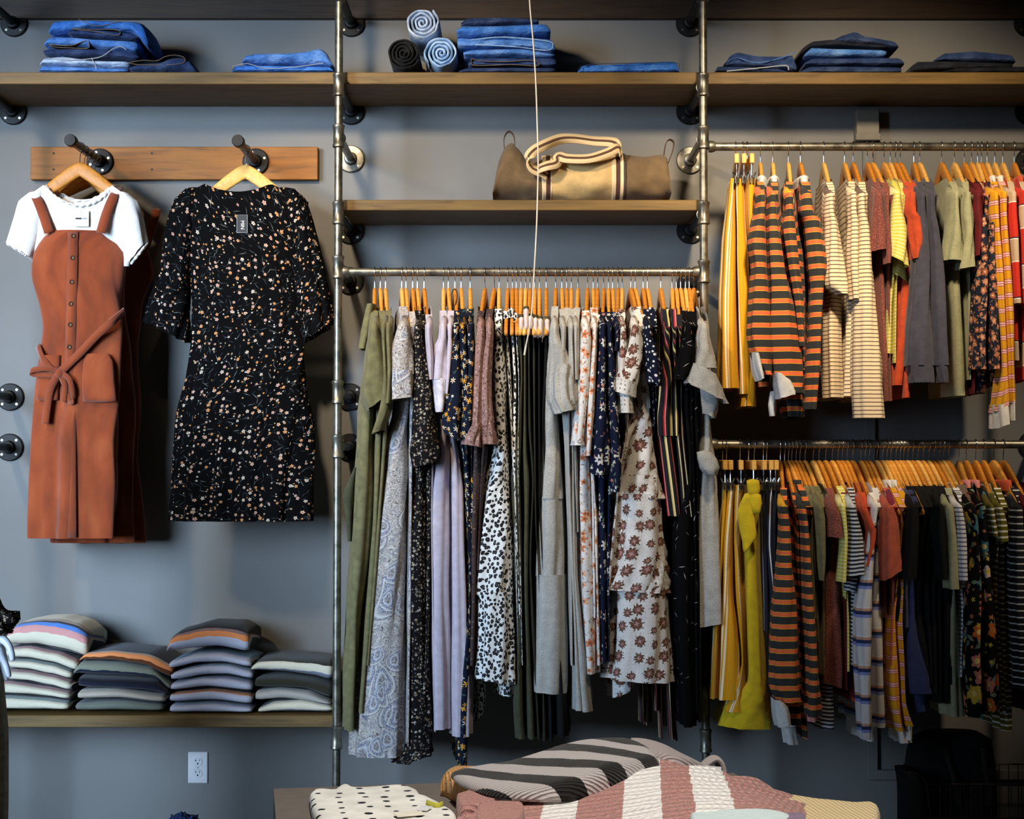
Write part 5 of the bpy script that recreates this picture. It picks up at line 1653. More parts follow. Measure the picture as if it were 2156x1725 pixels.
G(2, 1627, 'striped_shirt', 'charcoal and orange striped top with large white turned cuff', 'top', c_org, [(T2, 1618, 1644), (560, 1624, 1654), (700, 1630, 1672), (840, 1650, 1692), (878, 1656, 1694)], [('sleeve', [(T2, 1616, 1636), (480, 1616, 1640), (560, 1618, 1652), (620, 1621, 1668), (700, 1622, 1678), (760, 1626, 1686), (800, 1630, 1692), (828, 1660, 1694)]), ('turned_cuff', [(1631, 785, 1646, 786), (1634, 810, 1664, 800), (1640, 834, 1674, 822), (1641, 840, 1674, 830)], c_collar, dict(Yc_=-.63, hd_=.05, Yf=-.66)), ('turned_cuff', [(822, 1632, 1642), (850, 1628, 1641), (875, 1632, 1640)], c_collar, dict(Yc_=-.55, hd_=.03))], go, collar=True, wood=2)
G(2, 1660, 'striped_shirt', 'charcoal and orange striped top, third of four on the upper rail', 'top', c_org, [(T2, 1650, 1676), (540, 1664, 1690), (700, 1680, 1694), (780, 1690, 1696)], [('sleeve', [(T2, 1654, 1670), (480, 1650, 1674), (560, 1660, 1682), (640, 1674, 1690), (730, 1684, 1693)])], go, wood=2)
G(2, 1685, 'striped_shirt', 'charcoal and orange striped top beside the cream pinstripe tops', 'top', c_org, [(T2, 1682, 1712), (500, 1696, 1726), (600, 1704, 1728), (740, 1702, 1726), (858, 1698, 1718)], [('sleeve', [(T2, 1684, 1714), (460, 1692, 1727), (520, 1698, 1738), (566, 1704, 1742), (610, 1710, 1734), (750, 1702, 1728), (862, 1698, 1716)])], go, collar=(c_collar, .020), wood=1)
gc = 'cream pinstripe tops'
G(2, 1734, 'pinstripe_shirt', 'cream pinstripe top closest to the charcoal and orange tops', 'top', c_crm, [(T2, 1738, 1758), (560, 1736, 1772), (700, 1736, 1775), (837, 1743, 1776)], [('sleeve', [(T2, 1737, 1757), (470, 1739, 1764), (540, 1738, 1776), (606, 1742, 1785), (620, 1766, 1784)])], gc, wood=2)
G(2, 1778, 'pinstripe_shirt', 'cream pinstripe top in the middle of three', 'top', c_crm, [(T2, 1786, 1802), (560, 1784, 1804), (700, 1780, 1800), (835, 1777, 1796)], [('sleeve', [(T2, 1788, 1804), (470, 1790, 1808), (560, 1788, 1810), (630, 1792, 1809)])], gc, wood=0)
G(2, 1796, 'pinstripe_shirt', 'cream pinstripe top beside the maroon heather tees, long sleeve low', 'top', c_crm, [(T2, 1806, 1824), (560, 1805, 1834), (650, 1801, 1844), (840, 1800, 1858)], [('sleeve', [(T2, 1806, 1822), (480, 1808, 1830), (560, 1806, 1836), (650, 1800, 1846), (800, 1798, 1859), (880, 1802, 1863)])], gc, wood=1)
G(2, 1826, 'tee', 'maroon heather tee with rolled short sleeve on the upper rail', 'tee', c_mar, [(T2, 1838, 1856), (560, 1842, 1860), (700, 1850, 1864), (845, 1862, 1872)], [('sleeve', [(T2, 1838, 1860), (480, 1837, 1866), (1834, 530, 1870, 525)])], gu, wood=1)
G(2, 1837, 'tee', 'second maroon heather tee, pressed against the yellow striped tees', 'tee', c_mar, thin(1864, T2, 1872, 845, 4, 1868), [('sleeve', [(T2, 1860, 1870), (520, 1862, 1874), (556, 1864, 1872)])], gu, n=28, step=.04, wood=0)
G(2, 1861, 'tee', 'yellow fine striped tee with wide sleeve, first of two', 'tee', c_yel, [(T2, 1878, 1896), (560, 1872, 1890), (640, 1866, 1880), (745, 1862, 1881)], [('sleeve', [(T2, 1877, 1900), (480, 1876, 1908), (1868, 538, 1914, 562)])], gu, wood=0)
G(2, 1874, 'tee', 'yellow fine striped tee behind the first, lower sleeve hem showing', 'tee', c_yel, thin(1894, T2, 1883, 765, 3.5, 1886), [('sleeve', [(T2, 1894, 1904), (500, 1894, 1912), (1890, 572, 1921, 592)], None, dict(Yc_=-.56, hd_=.035))], gu, n=28, step=.04, wood=2)
G(2, 1885, 'tee', 'rust orange top with puffed sleeve on the upper rail', 'top', c_rust, [(T2, 1904, 1918), (560, 1898, 1918), (600, 1893, 1918), (700, 1886, 1913), (812, 1876, 1899)], [('sleeve', [(T2, 1905, 1931), (460, 1912, 1942), (500, 1916, 1944), (545, 1924, 1932)])], gu, wood=1)
G(2, 1895, 'tee', 'second rust orange top, hem dropping lower behind the first', 'top', c_rust, [(T2, 1918, 1926), (600, 1914, 1920), (750, 1902, 1912), (838, 1900, 1913)], (), gu, n=28, step=.04, wood=1)
G(2, 1924, 'sweatshirt', 'slate navy sweatshirt with wide ribbed cuff on the upper rail', 'sweatshirt', c_navs, [(T2, 1930, 1948), (560, 1930, 1956), (700, 1926, 1962)], [('sleeve', [(T2, 1929, 1950), (480, 1930, 1954), (560, 1924, 1958), (650, 1918, 1961), (770, 1912, 1966)]), ('ribbed_cuff', [(768, 1915, 1966), (806, 1921, 1968)])], gu, wood=1)
G(2, 1936, 'sweatshirt', 'slate navy sweatshirt beside the sage green tees', 'sweatshirt', c_navs, [(T2, 1952, 1966), (560, 1962, 1980), (700, 1966, 1986)], [('sleeve', [(T2, 1951, 1968), (480, 1954, 1975), (560, 1960, 1984), (650, 1963, 1990), (770, 1967, 1995)]), ('ribbed_cuff', [(768, 1970, 1994), (806, 1979, 1993)])], gu, wood=2)
G(2, 1982, 'tee', 'sage green tee with wide short sleeve on the upper rail', 'tee', c_sage, [(T2, 2000, 2016), (560, 1994, 2024), (600, 1992, 2024), (720, 1998, 2032), (834, 2003, 2038)], [('sleeve', [(T2, 2000, 2018), (490, 1996, 2026), (1987, 548, 2033, 550)])], gu, wood=1)
G(2, 2009, 'tee', 'second sage green tee, beside the deep maroon tops', 'tee', c_sage, [(T2, 2026, 2042), (600, 2034, 2042), (720, 2034, 2042), (800, 2038, 2042)], [('sleeve', [(T2, 2023, 2048), (490, 2029, 2049), (2018, 568, 2050, 562)])], gu, wood=2)
G(2, 2030, 'tee', 'deep maroon top closest to the sage green tees', 'top', c_mrn, [(T2, 2050, 2062), (520, 2050, 2058), (830, 2046, 2050)], [('sleeve', [(T2, 2049, 2066), (470, 2054, 2068), (540, 2052, 2060)])], gu, n=28, wood=1)
G(2, 2045, 'floral_blouse', 'navy blouse with peach flowers, first of two on the upper rail', 'blouse', c_nvo, [(T2 + 26, 2060, 2076), (560, 2060, 2078), (700, 2054, 2072), (828, 2050, 2074)], [('sleeve', [(455, 2062, 2077), (500, 2055, 2080), (560, 2058, 2082), (700, 2051, 2076), (778, 2050, 2078)], None, dict(raw=True, cap=True))], gu, wood=0)
G(2, 2058, 'tee', 'deep maroon top beside the mustard and pink striped tops', 'top', c_mrn, [(T2, 2066, 2084), (480, 2076, 2086), (560, 2079, 2083), (700, 2077, 2081)], [('sleeve', [(T2, 2066, 2082), (460, 2074, 2088), (480, 2078, 2088)], None, dict(Yc_=-.57, hd_=.03))], gu, n=28, wood=2)
G(2, 2066, 'floral_blouse', 'navy blouse with peach flowers, beside the mustard and pink stripes', 'blouse', c_nvo, [(T2 + 44, 2082, 2092), (560, 2084, 2096), (700, 2086, 2100), (812, 2084, 2098)], [('sleeve', [(470, 2080, 2091), (560, 2078, 2096), (700, 2082, 2102), (778, 2083, 2105)], None, dict(raw=True, cap=True))], gu, wood=1)
for hx, body, sl, hem, lab in (
        (2078, [(T2, 2088, 2100), (560, 2096, 2108), (780, 2106, 2120)], [(T2, 2084, 2102), (480, 2090, 2102), (560, 2094, 2109), (700, 2103, 2118), (780, 2107, 2121), (2093, 868, 2123, 850)], [(852, 2093, 2124), (2096, 903, 2126, 890)], 'mustard and pink striped top with white layered hem'),
        (2094, [(T2, 2106, 2116), (560, 2110, 2120), (780, 2120, 2130)], [(T2, 2104, 2118), (560, 2110, 2124), (700, 2118, 2131), (848, 2124, 2134)], [(842, 2126, 2134), (886, 2128, 2134)], 'second mustard and pink striped top, beside the red block tops')):
    G(2, hx, 'striped_jersey', lab, 'top', c_mpk, body, [('sleeve', sl), ('layered_hem', hem, c_white, dict(hd_=.05, fold=.008))], gu, collar=(c_white, .014), wood=2)
G(2, 2111, 'colour_block_jersey', 'red and beige colour-block top at the rail end', 'top', c_red, [(T2, 2122, 2136), (600, 2126, 2140), (760, 2130, 2146)], [('sleeve', [(T2, 2121, 2139), (500, 2124, 2142), (640, 2130, 2148)])], gu, wood=2)
G(2, 2135, 'colour_block_jersey', 'red and beige colour-block top half outside the picture', 'top', c_red, [(T2, 2146, 2164), (600, 2150, 2170), (800, 2150, 2174)], [('sleeve', [(T2, 2143, 2168), (500, 2146, 2172), (640, 2152, 2178)])], gu, wood=1, collar=(c_oran, .014))

# ------------------------------------------------------------------ lower rail
T3 = 1050
gl = 'tops on the lower rail'
for hx, body, lab in (
        (1521, [(1015, 1523, 1532), (1060, 1522, 1531), (1200, 1510, 1522), (1340, 1503, 1513), (1474, 1496, 1507)], 'mustard striped skirt closest to the pipe post on the lower rail'),
        (1529, [(1015, 1530, 1548), (1060, 1526, 1547), (1140, 1520, 1546), (1250, 1516, 1548), (1360, 1512, 1560), (1476, 1506, 1566)], 'mustard striped skirt in the middle of three on the lower rail'),
        (1558, [(1018, 1547, 1566), (1060, 1544, 1562), (1140, 1544, 1560), (1250, 1549, 1564), (1400, 1560, 1568), (1502, 1524, 1570)], 'mustard striped skirt beside the plain mustard skirt with bow')):
    G(3, hx, 'striped_skirt', lab, 'skirt', c_yst, body, (), 'mustard striped skirts on the lower rail', clip=True, fold=.009, n=48)


def bow(t, X, Z):
    Y = -.585
    for nm, rows, yc in (('bow_tail', [(1568, 1040, 1582, 1044), (1553, 1076, 1586, 1072), (1557, 1110, 1590, 1110), (1564, 1140, 1592, 1132), (1567, 1160, 1570, 1163)], Y), ('bow_loop', [(1042, 1580, 1602), (1060, 1578, 1604), (1080, 1586, 1602)], Y - .005), ('bow_knot', [(1012, 1572, 1598), (1030, 1574, 1600), (1044, 1576, 1598)], Y)):
        V, F, UV = loft(rows, yc, .011, Yf=yc, n=30, step=.015, fold=.002, wob=.003, cap=True, capb=True)
        mk(nm, V, F, c_must, t, UV)


G(3, 1576, 'bow_skirt', 'plain mustard skirt with large tied bow on the lower rail', 'skirt', c_must, [(1015, 1576, 1600), (1060, 1574, 1604), (1150, 1563, 1604), (1250, 1564, 1608), (1350, 1568, 1613), (1440, 1572, 1618), (1490, 1530, 1624), (1516, 1534, 1632, 1540)], (), None, clip=True, fold=.008, lam=.09, n=56, extra=(bow,))
G(3, 1588, 'striped_skirt', 'navy skirt with white pinstripes behind the mustard bow skirt', 'skirt', c_nst, [(1010, 1604, 1616), (1060, 1605, 1612), (1200, 1610, 1618), (1330, 1614, 1620)], (), 'navy pinstripe skirts', clip=True, n=36, fold=.006)
G(3, 1607, 'striped_skirt', 'navy skirt with white pinstripes beside the charcoal and orange tops', 'skirt', c_nst, [(1008, 1616, 1632), (1050, 1612, 1634), (1150, 1610, 1636), (1250, 1618, 1632), (1330, 1620, 1624)], (), 'navy pinstripe skirts', clip=True, n=40, fold=.006)
G(3, 1614, 'striped_skirt', 'dark skirt on the tallest clip hanger of the lower rail', 'skirt', c_nst, thin(1635, 1006, 1632, 1200, 3), (), 'navy pinstripe skirts', clip=True, n=28, step=.05)
G(3, 1643, 'striped_shirt', 'charcoal and orange striped top with white cuff, first on the lower rail', 'top', c_org, [(T3, 1642, 1658), (1150, 1644, 1664), (1300, 1640, 1674), (1470, 1650, 1684), (1526, 1660, 1686)], [('sleeve', [(T3, 1640, 1658), (1100, 1643, 1662), (1180, 1638, 1668), (1250, 1632, 1674), (1350, 1622, 1682), (1440, 1622, 1686), (1478, 1640, 1686)]), ('turned_cuff', [(1628, 1472, 1642, 1474), (1632, 1500, 1660, 1488), (1640, 1532, 1664, 1526)], c_collar, dict(Yc_=-.63, Yf=-.66, hd_=.05)), ('turned_cuff', [(1647, 1530, 1676, 1528), (1655, 1566, 1681, 1568)], c_collar, dict(Yc_=-.54, hd_=.04, Yf=-.56))], go, wood=1)
G(3, 1652, 'striped_shirt', 'charcoal and orange striped top squeezed second on the lower rail', 'top', c_org, thin(1672, T3, 1694, 1554, 5, 1684), (), go, n=30, step=.035, wood=1)
G(3, 1660, 'striped_shirt', 'charcoal and orange striped top with open collar on the lower rail', 'top', c_org, [(T3, 1684, 1696), (1150, 1688, 1700), (1300, 1694, 1710), (1510, 1700, 1728)], [('sleeve', [(T3, 1680, 1697), (1100, 1686, 1701), (1200, 1692, 1708), (1300, 1695, 1714), (1400, 1702, 1721), (1508, 1697, 1730)]), ('pink_hem', [(1506, 1702, 1722), (1520, 1704, 1718)], c_pink, dict(hd_=.04))], go, wood=0, collar=(c_org, .018))
og = 'olive tops on the lower rail'
for i, (hx, body, sl) in enumerate(((1667, thin(1702, T3, 1712, 1300, 3.5), []), (1676, thin(1710, T3, 1720, 1350, 3.5), []), (1684, [(T3, 1716, 1730), (1150, 1722, 1736), (1240, 1726, 1734), (1420, 1728, 1733)], [('sleeve', [(T3, 1714, 1734), (1090, 1716, 1738), (1150, 1720, 1738), (1222, 1725, 1734)])]))):
    G(3, hx, 'olive_shirt', f"olive top, {('first', 'second', 'third')[i]} of three before the maroon heather tee", 'top', c_olive, body, sl, og, n=32, step=.03, wood=1)
G(3, 1695, 'tee', 'dark tee squeezed between the olive tops and the maroon heather tee', 'tee', c_bol, thin(1733, T3, 1731, 1380, 2.5), (), gl, n=24, step=.05, wood=0)
G(3, 1712, 'tee', 'maroon heather tee with short sleeve on the lower rail', 'tee', c_mar, [(T3, 1738, 1760), (1150, 1742, 1768), (1200, 1738, 1768), (1300, 1732, 1770), (1400, 1731, 1776), (1731, 1436, 1778, 1452)], [('sleeve', [(T3, 1737, 1764), (1090, 1741, 1770), (1744, 1130, 1776, 1134)]), ('striped_undershirt', [(1430, 1738, 1766), (1490, 1733, 1768), (1540, 1736, 1768)], c_navw, dict(Yc_=YP, hd_=.13, Yf=YF))], gl, wood=2)
G(3, 1724, 'tee', 'maroon tee hidden behind the maroon heather tee', 'tee', c_mrn, thin(1776, T3, 1779, 1452, 2.5), (), gl, n=24, step=.05, wood=1)
G(3, 1738, 'tee', 'yellow fine striped tee on the lower rail', 'tee', c_yel, [(T3, 1766, 1780), (1200, 1768, 1782), (1300, 1776, 1785), (1412, 1776, 1786)], [('sleeve', [(T3, 1764, 1781), (1130, 1771, 1785), (1225, 1766, 1782)])], gl, n=32, wood=1)
G(3, 1752, 'tee', 'navy and white fine striped tee on the lower rail', 'tee', c_navw, [(T3, 1786, 1800), (1200, 1788, 1806), (1300, 1787, 1799), (1400, 1787, 1797)], [('sleeve', [(T3, 1784, 1802), (1130, 1790, 1813), (1786, 1214, 1820, 1208)]), ('sleeve_hem', [(1205, 1790, 1818), (1788, 1246, 1808, 1252)], None, dict(hd_=.04, Yc_=-.57))], gl, wood=0)
gr_ = 'rust tops on the lower rail'
for i, (hx, body, sl) in enumerate(((1764, thin(1798, T3, 1800, 1470, 3), []), (1773, thin(1806, T3, 1806, 1480, 3), []), (1783, [(T3, 1806, 1822), (1150, 1814, 1834), (1300, 1804, 1812), (1480, 1800, 1810)], [('sleeve', [(T3, 1804, 1827), (1080, 1818, 1836), (1115, 1824, 1845), (1150, 1826, 1840), (1192, 1818, 1826)])]))):
    G(3, hx, 'rust_blouse', f"rust red top, {('first', 'second', 'third')[i]} of three beside the striped white top", 'top', (c_mrn, c_rust, c_rust)[i], body, sl, gr_, n=30, step=.035, wood=1)
G(3, 1795, 'tee', 'white top squeezed behind the rust top sleeve', 'top', c_white, thin(1836, T3, 1830, 1180, 3.5), (), gl, n=24, step=.05, wood=1)
G(3, 1812, 'striped_shirt', 'white top with blue and tan bands and white undershirt hem', 'top', c_plaid, [(T3, 1838, 1852), (1150, 1834, 1852), (1250, 1812, 1858), (1350, 1822, 1863), (1450, 1826, 1866), (1530, 1828, 1868)], [('sleeve', [(T3, 1832, 1848), (1130, 1826, 1842), (1200, 1818, 1838), (1285, 1803, 1836), (1400, 1806, 1832), (1510, 1812, 1832), (1556, 1816, 1831)]), ('layered_hem', [(1528, 1830, 1862), (1566, 1832, 1856)], c_white, dict(Yc_=YP, hd_=.12, Yf=YF))], gl, wood=0)
G(3, 1821, 'tee', 'mauve tee hidden between the banded white top and the coral tee', 'tee', c_mar, thin(1855, T3, 1862, 1300, 3), (), gl, n=24, step=.05, wood=1)
G(3, 1830, 'tee', 'coral tee with wide short sleeve on the lower rail', 'tee', c_coral, [(T3, 1862, 1878), (1150, 1866, 1888), (1230, 1872, 1882), (1400, 1868, 1874)], [('sleeve', [(T3, 1855, 1882), (1090, 1858, 1888), (1150, 1857, 1894), (1860, 1224, 1898, 1198)])], gl, wood=0)
for i, (hx, body, sl, hem) in enumerate((
        (1846, [(T3, 1880, 1890), (1150, 1892, 1899), (1235, 1878, 1890), (1300, 1866, 1884), (1400, 1866, 1892), (1470, 1870, 1896), (1538, 1884, 1904)], [('sleeve', [(T3, 1874, 1892), (1100, 1886, 1898), (1180, 1893, 1900)], None, dict(Yc_=-.575, hd_=.03))], [(1532, 1888, 1908), (1566, 1893, 1922)]),
        (1858, [(T3, 1892, 1900), (1150, 1899, 1903), (1300, 1888, 1898), (1400, 1895, 1902), (1480, 1898, 1906), (1528, 1906, 1922)], [], [(1524, 1908, 1922), (1560, 1912, 1924)]))):
    G(3, hx, 'striped_jersey', ('mustard and pink striped top with white hem on the lower rail', 'mustard and pink striped top beside the navy and black tops')[i], 'top', c_mpk, body, sl + [('layered_hem', hem, c_white, dict(Yc_=-.48, hd_=.07, Yf=YF, fold=.008))], gl, collar=(c_white, .012), wood=2)
G(3, 1867, 'sweatshirt', 'dark navy sweatshirt beside the mustard stripes on the lower rail', 'sweatshirt', c_navs, thin(1906, T3, 1905, 1320, 5, 1903), (), gl, n=28, wood=0)
G(3, 1875, 'sweatshirt', 'indigo sweatshirt with cuff hanging below the black tops', 'sweatshirt', c_blue, [(T3, 1912, 1922), (1200, 1908, 1920), (1330, 1904, 1936), (1400, 1905, 1955), (1460, 1912, 1962)], [('ribbed_cuff', [(1456, 1912, 1962), (1470, 1916, 1964), (1925, 1506, 1966, 1494)], None, dict(Yc_=-.45, hd_=.09, Yf=YF))], gl, n=40, wood=0)
bg = 'black tops on the lower rail'
blacks = [(1886, [(T3, 1912, 1930), (1150, 1905, 1924), (1250, 1892, 1916), (1300, 1884, 1918), (1330, 1896, 1926)]), (1895, [(T3, 1930, 1944), (1250, 1918, 1940), (1350, 1922, 1946), (1420, 1950, 1958)]), (1902, thin(1949, T3, 1956, 1440, 6, 1948)), (1911, thin(1960, T3, 1966, 1460, 6, 1962)), (1921, thin(1970, T3, 1976, 1480, 5, 1974)), (1932, [(T3, 1972, 1984), (1150, 1980, 1992), (1300, 1982, 1996), (1480, 1980, 1994)]), (1943, thin(1990, T3, 1998, 1440, 4, 1999))]
for i, (hx, body) in enumerate(blacks):
    G(3, hx, 'black_shirt', f"black top, {('first', 'second', 'third', 'fourth', 'fifth', 'sixth', 'last')[i]} of seven before the sage tee on the lower rail", 'top', c_blk, body, [('sleeve', [(T3, body[0][1] - 2, body[0][2] + 2), (1120, body[0][1] - 4, body[0][2] + 4), (1220, body[1][1] - 3, body[1][2] + 1)], None, {})] if i in (0, 5) else (), bg, n=32, step=.035, wood=(0, 0, 1, 2, 1, 2, 0)[i])
G(3, 1955, 'tee', 'sage green tee on the lower rail beside the black tops', 'tee', c_sage, [(T3, 1990, 2006), (1150, 1994, 2012), (1260, 1992, 2014), (1400, 1990, 2022), (1508, 1996, 2030)], [('sleeve', [(T3, 1986, 2008), (1130, 1994, 2014), (1240, 1998, 2019)])], gl, wood=2)
G(3, 1966, 'tee', 'dark tee squeezed between the sage tee and the white striped tee', 'tee', c_bol, thin(2014, T3, 2034, 1330, 2.5), (), gl, n=24, step=.05, wood=1)
G(3, 1977, 'tee', 'white and grey fine striped tee on the lower rail', 'tee', c_wst, [(T3, 2010, 2024), (1200, 2020, 2036), (1290, 2024, 2036), (1425, 2012, 2038)], [('sleeve', [(T3, 2006, 2026), (1120, 2011, 2032), (1200, 2012, 2036), (1222, 2013, 2036)]), ('sleeve_hem', [(1190, 2032, 2042), (1240, 2034, 2052)], None, dict(hd_=.035, Yc_=-.56))], gl, wood=0)
G(3, 1986, 'tee', 'taupe tee beside the dark garden floral tops', 'tee', c_taupe, thin(2031, T3, 2042, 1440, 3.5), (), gl, n=26, step=.05, wood=2)
G(3, 1996, 'tee', 'maroon tee pressed against the first garden floral top', 'tee', c_mrn, thin(2040, T3, 2046, 1400, 3), (), gl, n=24, step=.05, wood=1)
gf = 'garden floral tops on the lower rail'
G(3, 2019, 'floral_blouse', 'black garden floral top with pink collar, first of two', 'blouse', c_bgar, [(T3, 2036, 2054), (1200, 2044, 2060), (1300, 2040, 2062), (1400, 2038, 2066), (1500, 2042, 2070)], [('sleeve', [(T3, 2032, 2054), (1100, 2040, 2058), (1200, 2045, 2062), (1300, 2038, 2064), (1400, 2036, 2068), (1510, 2042, 2072)]), ('pink_lining', [(1450, 2056, 2068), (1512, 2058, 2067)], c_pink, dict(hd_=.03, Yc_=-.63, Yf=-.66))], gf, collar=(c_pink, .017), wood=0)
G(3, 2034, 'floral_blouse', 'black garden floral top with pink collar beside the olive stripes', 'blouse', c_bgar, [(T3, 2058, 2074), (1200, 2066, 2082), (1350, 2072, 2090), (1500, 2078, 2100)], [('sleeve', [(T3, 2056, 2075), (1150, 2062, 2081), (1300, 2071, 2092), (1450, 2073, 2101), (1498, 2078, 2101)])], gf, collar=(c_pink, .017), wood=1)
G(3, 2054, 'striped_shirt', 'olive and white striped top, first of two near the rail end', 'top', c_ost, thin(2086, T3, 2112, 1500, 5, 2096), [('sleeve', [(T3, 2077, 2092), (1130, 2086, 2102)])], 'olive striped tops', n=30, step=.03, wood=1)
G(3, 2071, 'striped_shirt', 'olive and white striped top, hem hanging lowest near the rail end', 'top', c_ost, [(T3, 2094, 2112), (1140, 2096, 2118), (1300, 2098, 2124), (1400, 2100, 2127), (1538, 2108, 2129)], [('sleeve', [(T3, 2093, 2110), (1100, 2098, 2118), (1140, 2100, 2120)])], 'olive striped tops', wood=1)
G(3, 2092, 'striped_shirt', 'black top with thin white stripes and orange collar', 'top', c_bst, [(T3, 2132, 2150), (1150, 2130, 2156), (1300, 2128, 2160), (1440, 2134, 2162)], [('sleeve', [(T3, 2130, 2152), (1150, 2130, 2158), (1300, 2130, 2162), (1450, 2136, 2166)])], gl, collar=(c_oran, .02), wood=0)
G(3, 2112, 'tee', 'deep maroon top at the far end of the lower rail', 'top', c_mrn, [(T3, 2158, 2172), (1300, 2166, 2180), (1500, 2168, 2184)], [('sleeve', [(T3, 2154, 2176), (1200, 2164, 2184)])], gl, wood=1)
# ------------------------------------------------------------------ display table in front
ZT = .80
tA = PZ(576, 1661, ZT)
ang = math.radians(9.5)
ux, uy = Vector((math.cos(ang), math.sin(ang), 0)), Vector((math.sin(ang), -math.cos(ang), 0))
TL, TW = 1.02, .95


def tp(s, d, z=0.0):
    """point on the table top: s metres along the far edge, d metres towards the room"""
    p = tA + ux * s + uy * d
    return Vector((p.x, p.y, ZT + z))


m_table = simple('grey_brown_table_top', (112, 104, 96), .55)
m_tedge = wood('table_edge_wood', (92, 78, 66), 1)
t = thing('display_table', 'grey topped display table carrying folded knitwear', 'table', (tp(TL / 2, TW / 2).x, tp(TL / 2, TW / 2).y, 0))


def obox(s0, s1, d0, d1, z0, z1, name, m):
    V = [tuple(tp(s, d, z)) for s in (s0, s1) for d in (d0, d1) for z in (z0 - ZT, z1 - ZT)]
    F = [(0, 1, 3, 2), (4, 6, 7, 5), (0, 4, 5, 1), (2, 3, 7, 6), (0, 2, 6, 4), (1, 5, 7, 3)]
    o = mk(name, V, F, m, t, [(v[0], v[1]) for v in V], False)
    return o


obox(0, TL, 0, TW, ZT - .008, ZT, 'table_top', m_table)
obox(.0, TL, .0, TW, ZT - .06, ZT - .008, 'table_frame', m_tedge)
for s in (.02, TL - .09):
    for d in (.02, TW - .09):
        obox(s, s + .07, d, d + .07, 0, ZT - .06, 'leg', m_tedge)


def px2sd(px, py, z=0.0):
    p = PZ(px, py, ZT + z) - tA
    return p.dot(ux), p.dot(uy)


def mound(name, label, m, outline, h, parent=None, n=34, seed=0, wob=.006, edge_r=.05, z0=.0015, hf=None, tilt=0, rings=12, group=None, cat='sweater', folds=0, fang=0):
    """folded knit lying on the table. outline: (s, d) metres round the piece; h: height; hf(s, d): height factor"""
    P2 = smooth_pts([(a, b, 0) for a, b in outline + [outline[0]]], 8)[:-1]
    cs = sum(p[0] for p in P2) / len(P2)
    cd_ = sum(p[1] for p in P2) / len(P2)
    k = len(P2)
    V, F, UV = [], [], []
    prof = [(1, 0), (1.004, .25), (1.0, .5), (.985, .75), (.95, .93)] + [(.9 * (1 - i / rings), 1) for i in range(rings)] + [(.0, 1)]
    for r, f in prof:
        for p in P2:
            s, d = cs + (p[0] - cs) * r, cd_ + (p[1] - cd_) * r
            hh = h * (hf(s, d) if hf else 1)
            z = hh * f
            w = noise.noise((s * 9 + seed, d * 9, seed)) * wob + noise.noise((s * 22 + seed, d * 22, 3)) * wob * .4
            if folds:
                q = s * math.cos(fang) + d * math.sin(fang)
                w += folds * math.sin(q * 2 * PI / .075 + 2.5 * noise.noise((s * 5, d * 5, seed)))
            z = max(z + w * f, .0005)
            V.append(tuple(tp(s, d, z0 + z)))
            UV.append((s, d - z * .6))
    for i in range(len(prof) - 1):
        for j in range(k):
            j2 = (j + 1) % k
            F.append((i * k + j, i * k + j2, (i + 1) * k + j2, (i + 1) * k + j))
    F.append(tuple(range(k))[::-1])
    if parent is None:
        c = tp(cs, cd_, z0)
        parent = thing('folded_sweater' if cat == 'sweater' else cat.replace(' ', '_'), label, cat, c, group)
    return mk(name, V, F, m, parent, UV), parent


def out(pts, z=0.0):
    return [px2sd(*(p if len(p) == 3 else (p[0], p[1], z))) for p in pts]


def ramp_h(px0, px1, a, b, y=1650):
    """height factor running from a at pixel column px0 to b at px1"""
    c0, c1 = px2sd(px0, y)[0], px2sd(px1, y)[0]

    def f(s, d):
        q = max(0, min(1, (s - c0) / (c1 - c0)))
        return a + (b - a) * q * q * (3 - 2 * q)
    return f


def bell(px0, px1, pm, lo0, lo1, y=1650):
    up, dn_ = ramp_h(px0, pm, lo0, 1, y), ramp_h(pm, px1, 1, lo1, y)
    return lambda s, d: up(s, d) * dn_(s, d)


gt = 'knitwear on the display table'
m_spot = floral('white_knit_black_spots', (236, 234, 226), fl=[dict(scale=21, r=.17, cols=[(38, 40, 46)], dens=1, seed=5, lobe=0, rand=.35)])
_, wt = mound('folded_cloth', 'white folded knit with small black spots on the table corner', m_spot, out([(652, 1672, .02), (662, 1664, .02), (698, 1664, .02), (722, 1648, .024), (745, 1654, .024), (840, 1656, .02), (876, 1664, .02), (886, 1680, .016), (905, 1686, .016), (940, 1706, .014), (962, 1736, .01), (930, 1800, 0), (760, 1820, 0), (690, 1790, 0), (658, 1716, .01)]), .024, seed=2, wob=.003, group=gt)
for (x, y), w, hgt, m, nm, rz in (((862, 1716), .055, .028, m_tagw, 'price_tag', .35), ((893, 1704), .024, .03, m_white, 'care_label', -.35)):
    c = tp(*px2sd(x, y, .029), .030)
    q = MB().box((-w / 2, -hgt / 2, 0), (w / 2, hgt / 2, .001)).build(nm, m, None, smooth=False)
    q.parent = wt
    q.location = c - wt.location
    q.rotation_euler = (.06, 0, rz)
V, F, UV = strip(smooth_pts([tp(*px2sd(x, y, .028), .029) for x, y in ((898, 1692), (908, 1696), (922, 1699), (932, 1695))], 4), .012, .003, (0, .4, 1))
mk('neck_binding', V, F, plain('yellow_green_binding', (186, 180, 60), .05), wt, UV)

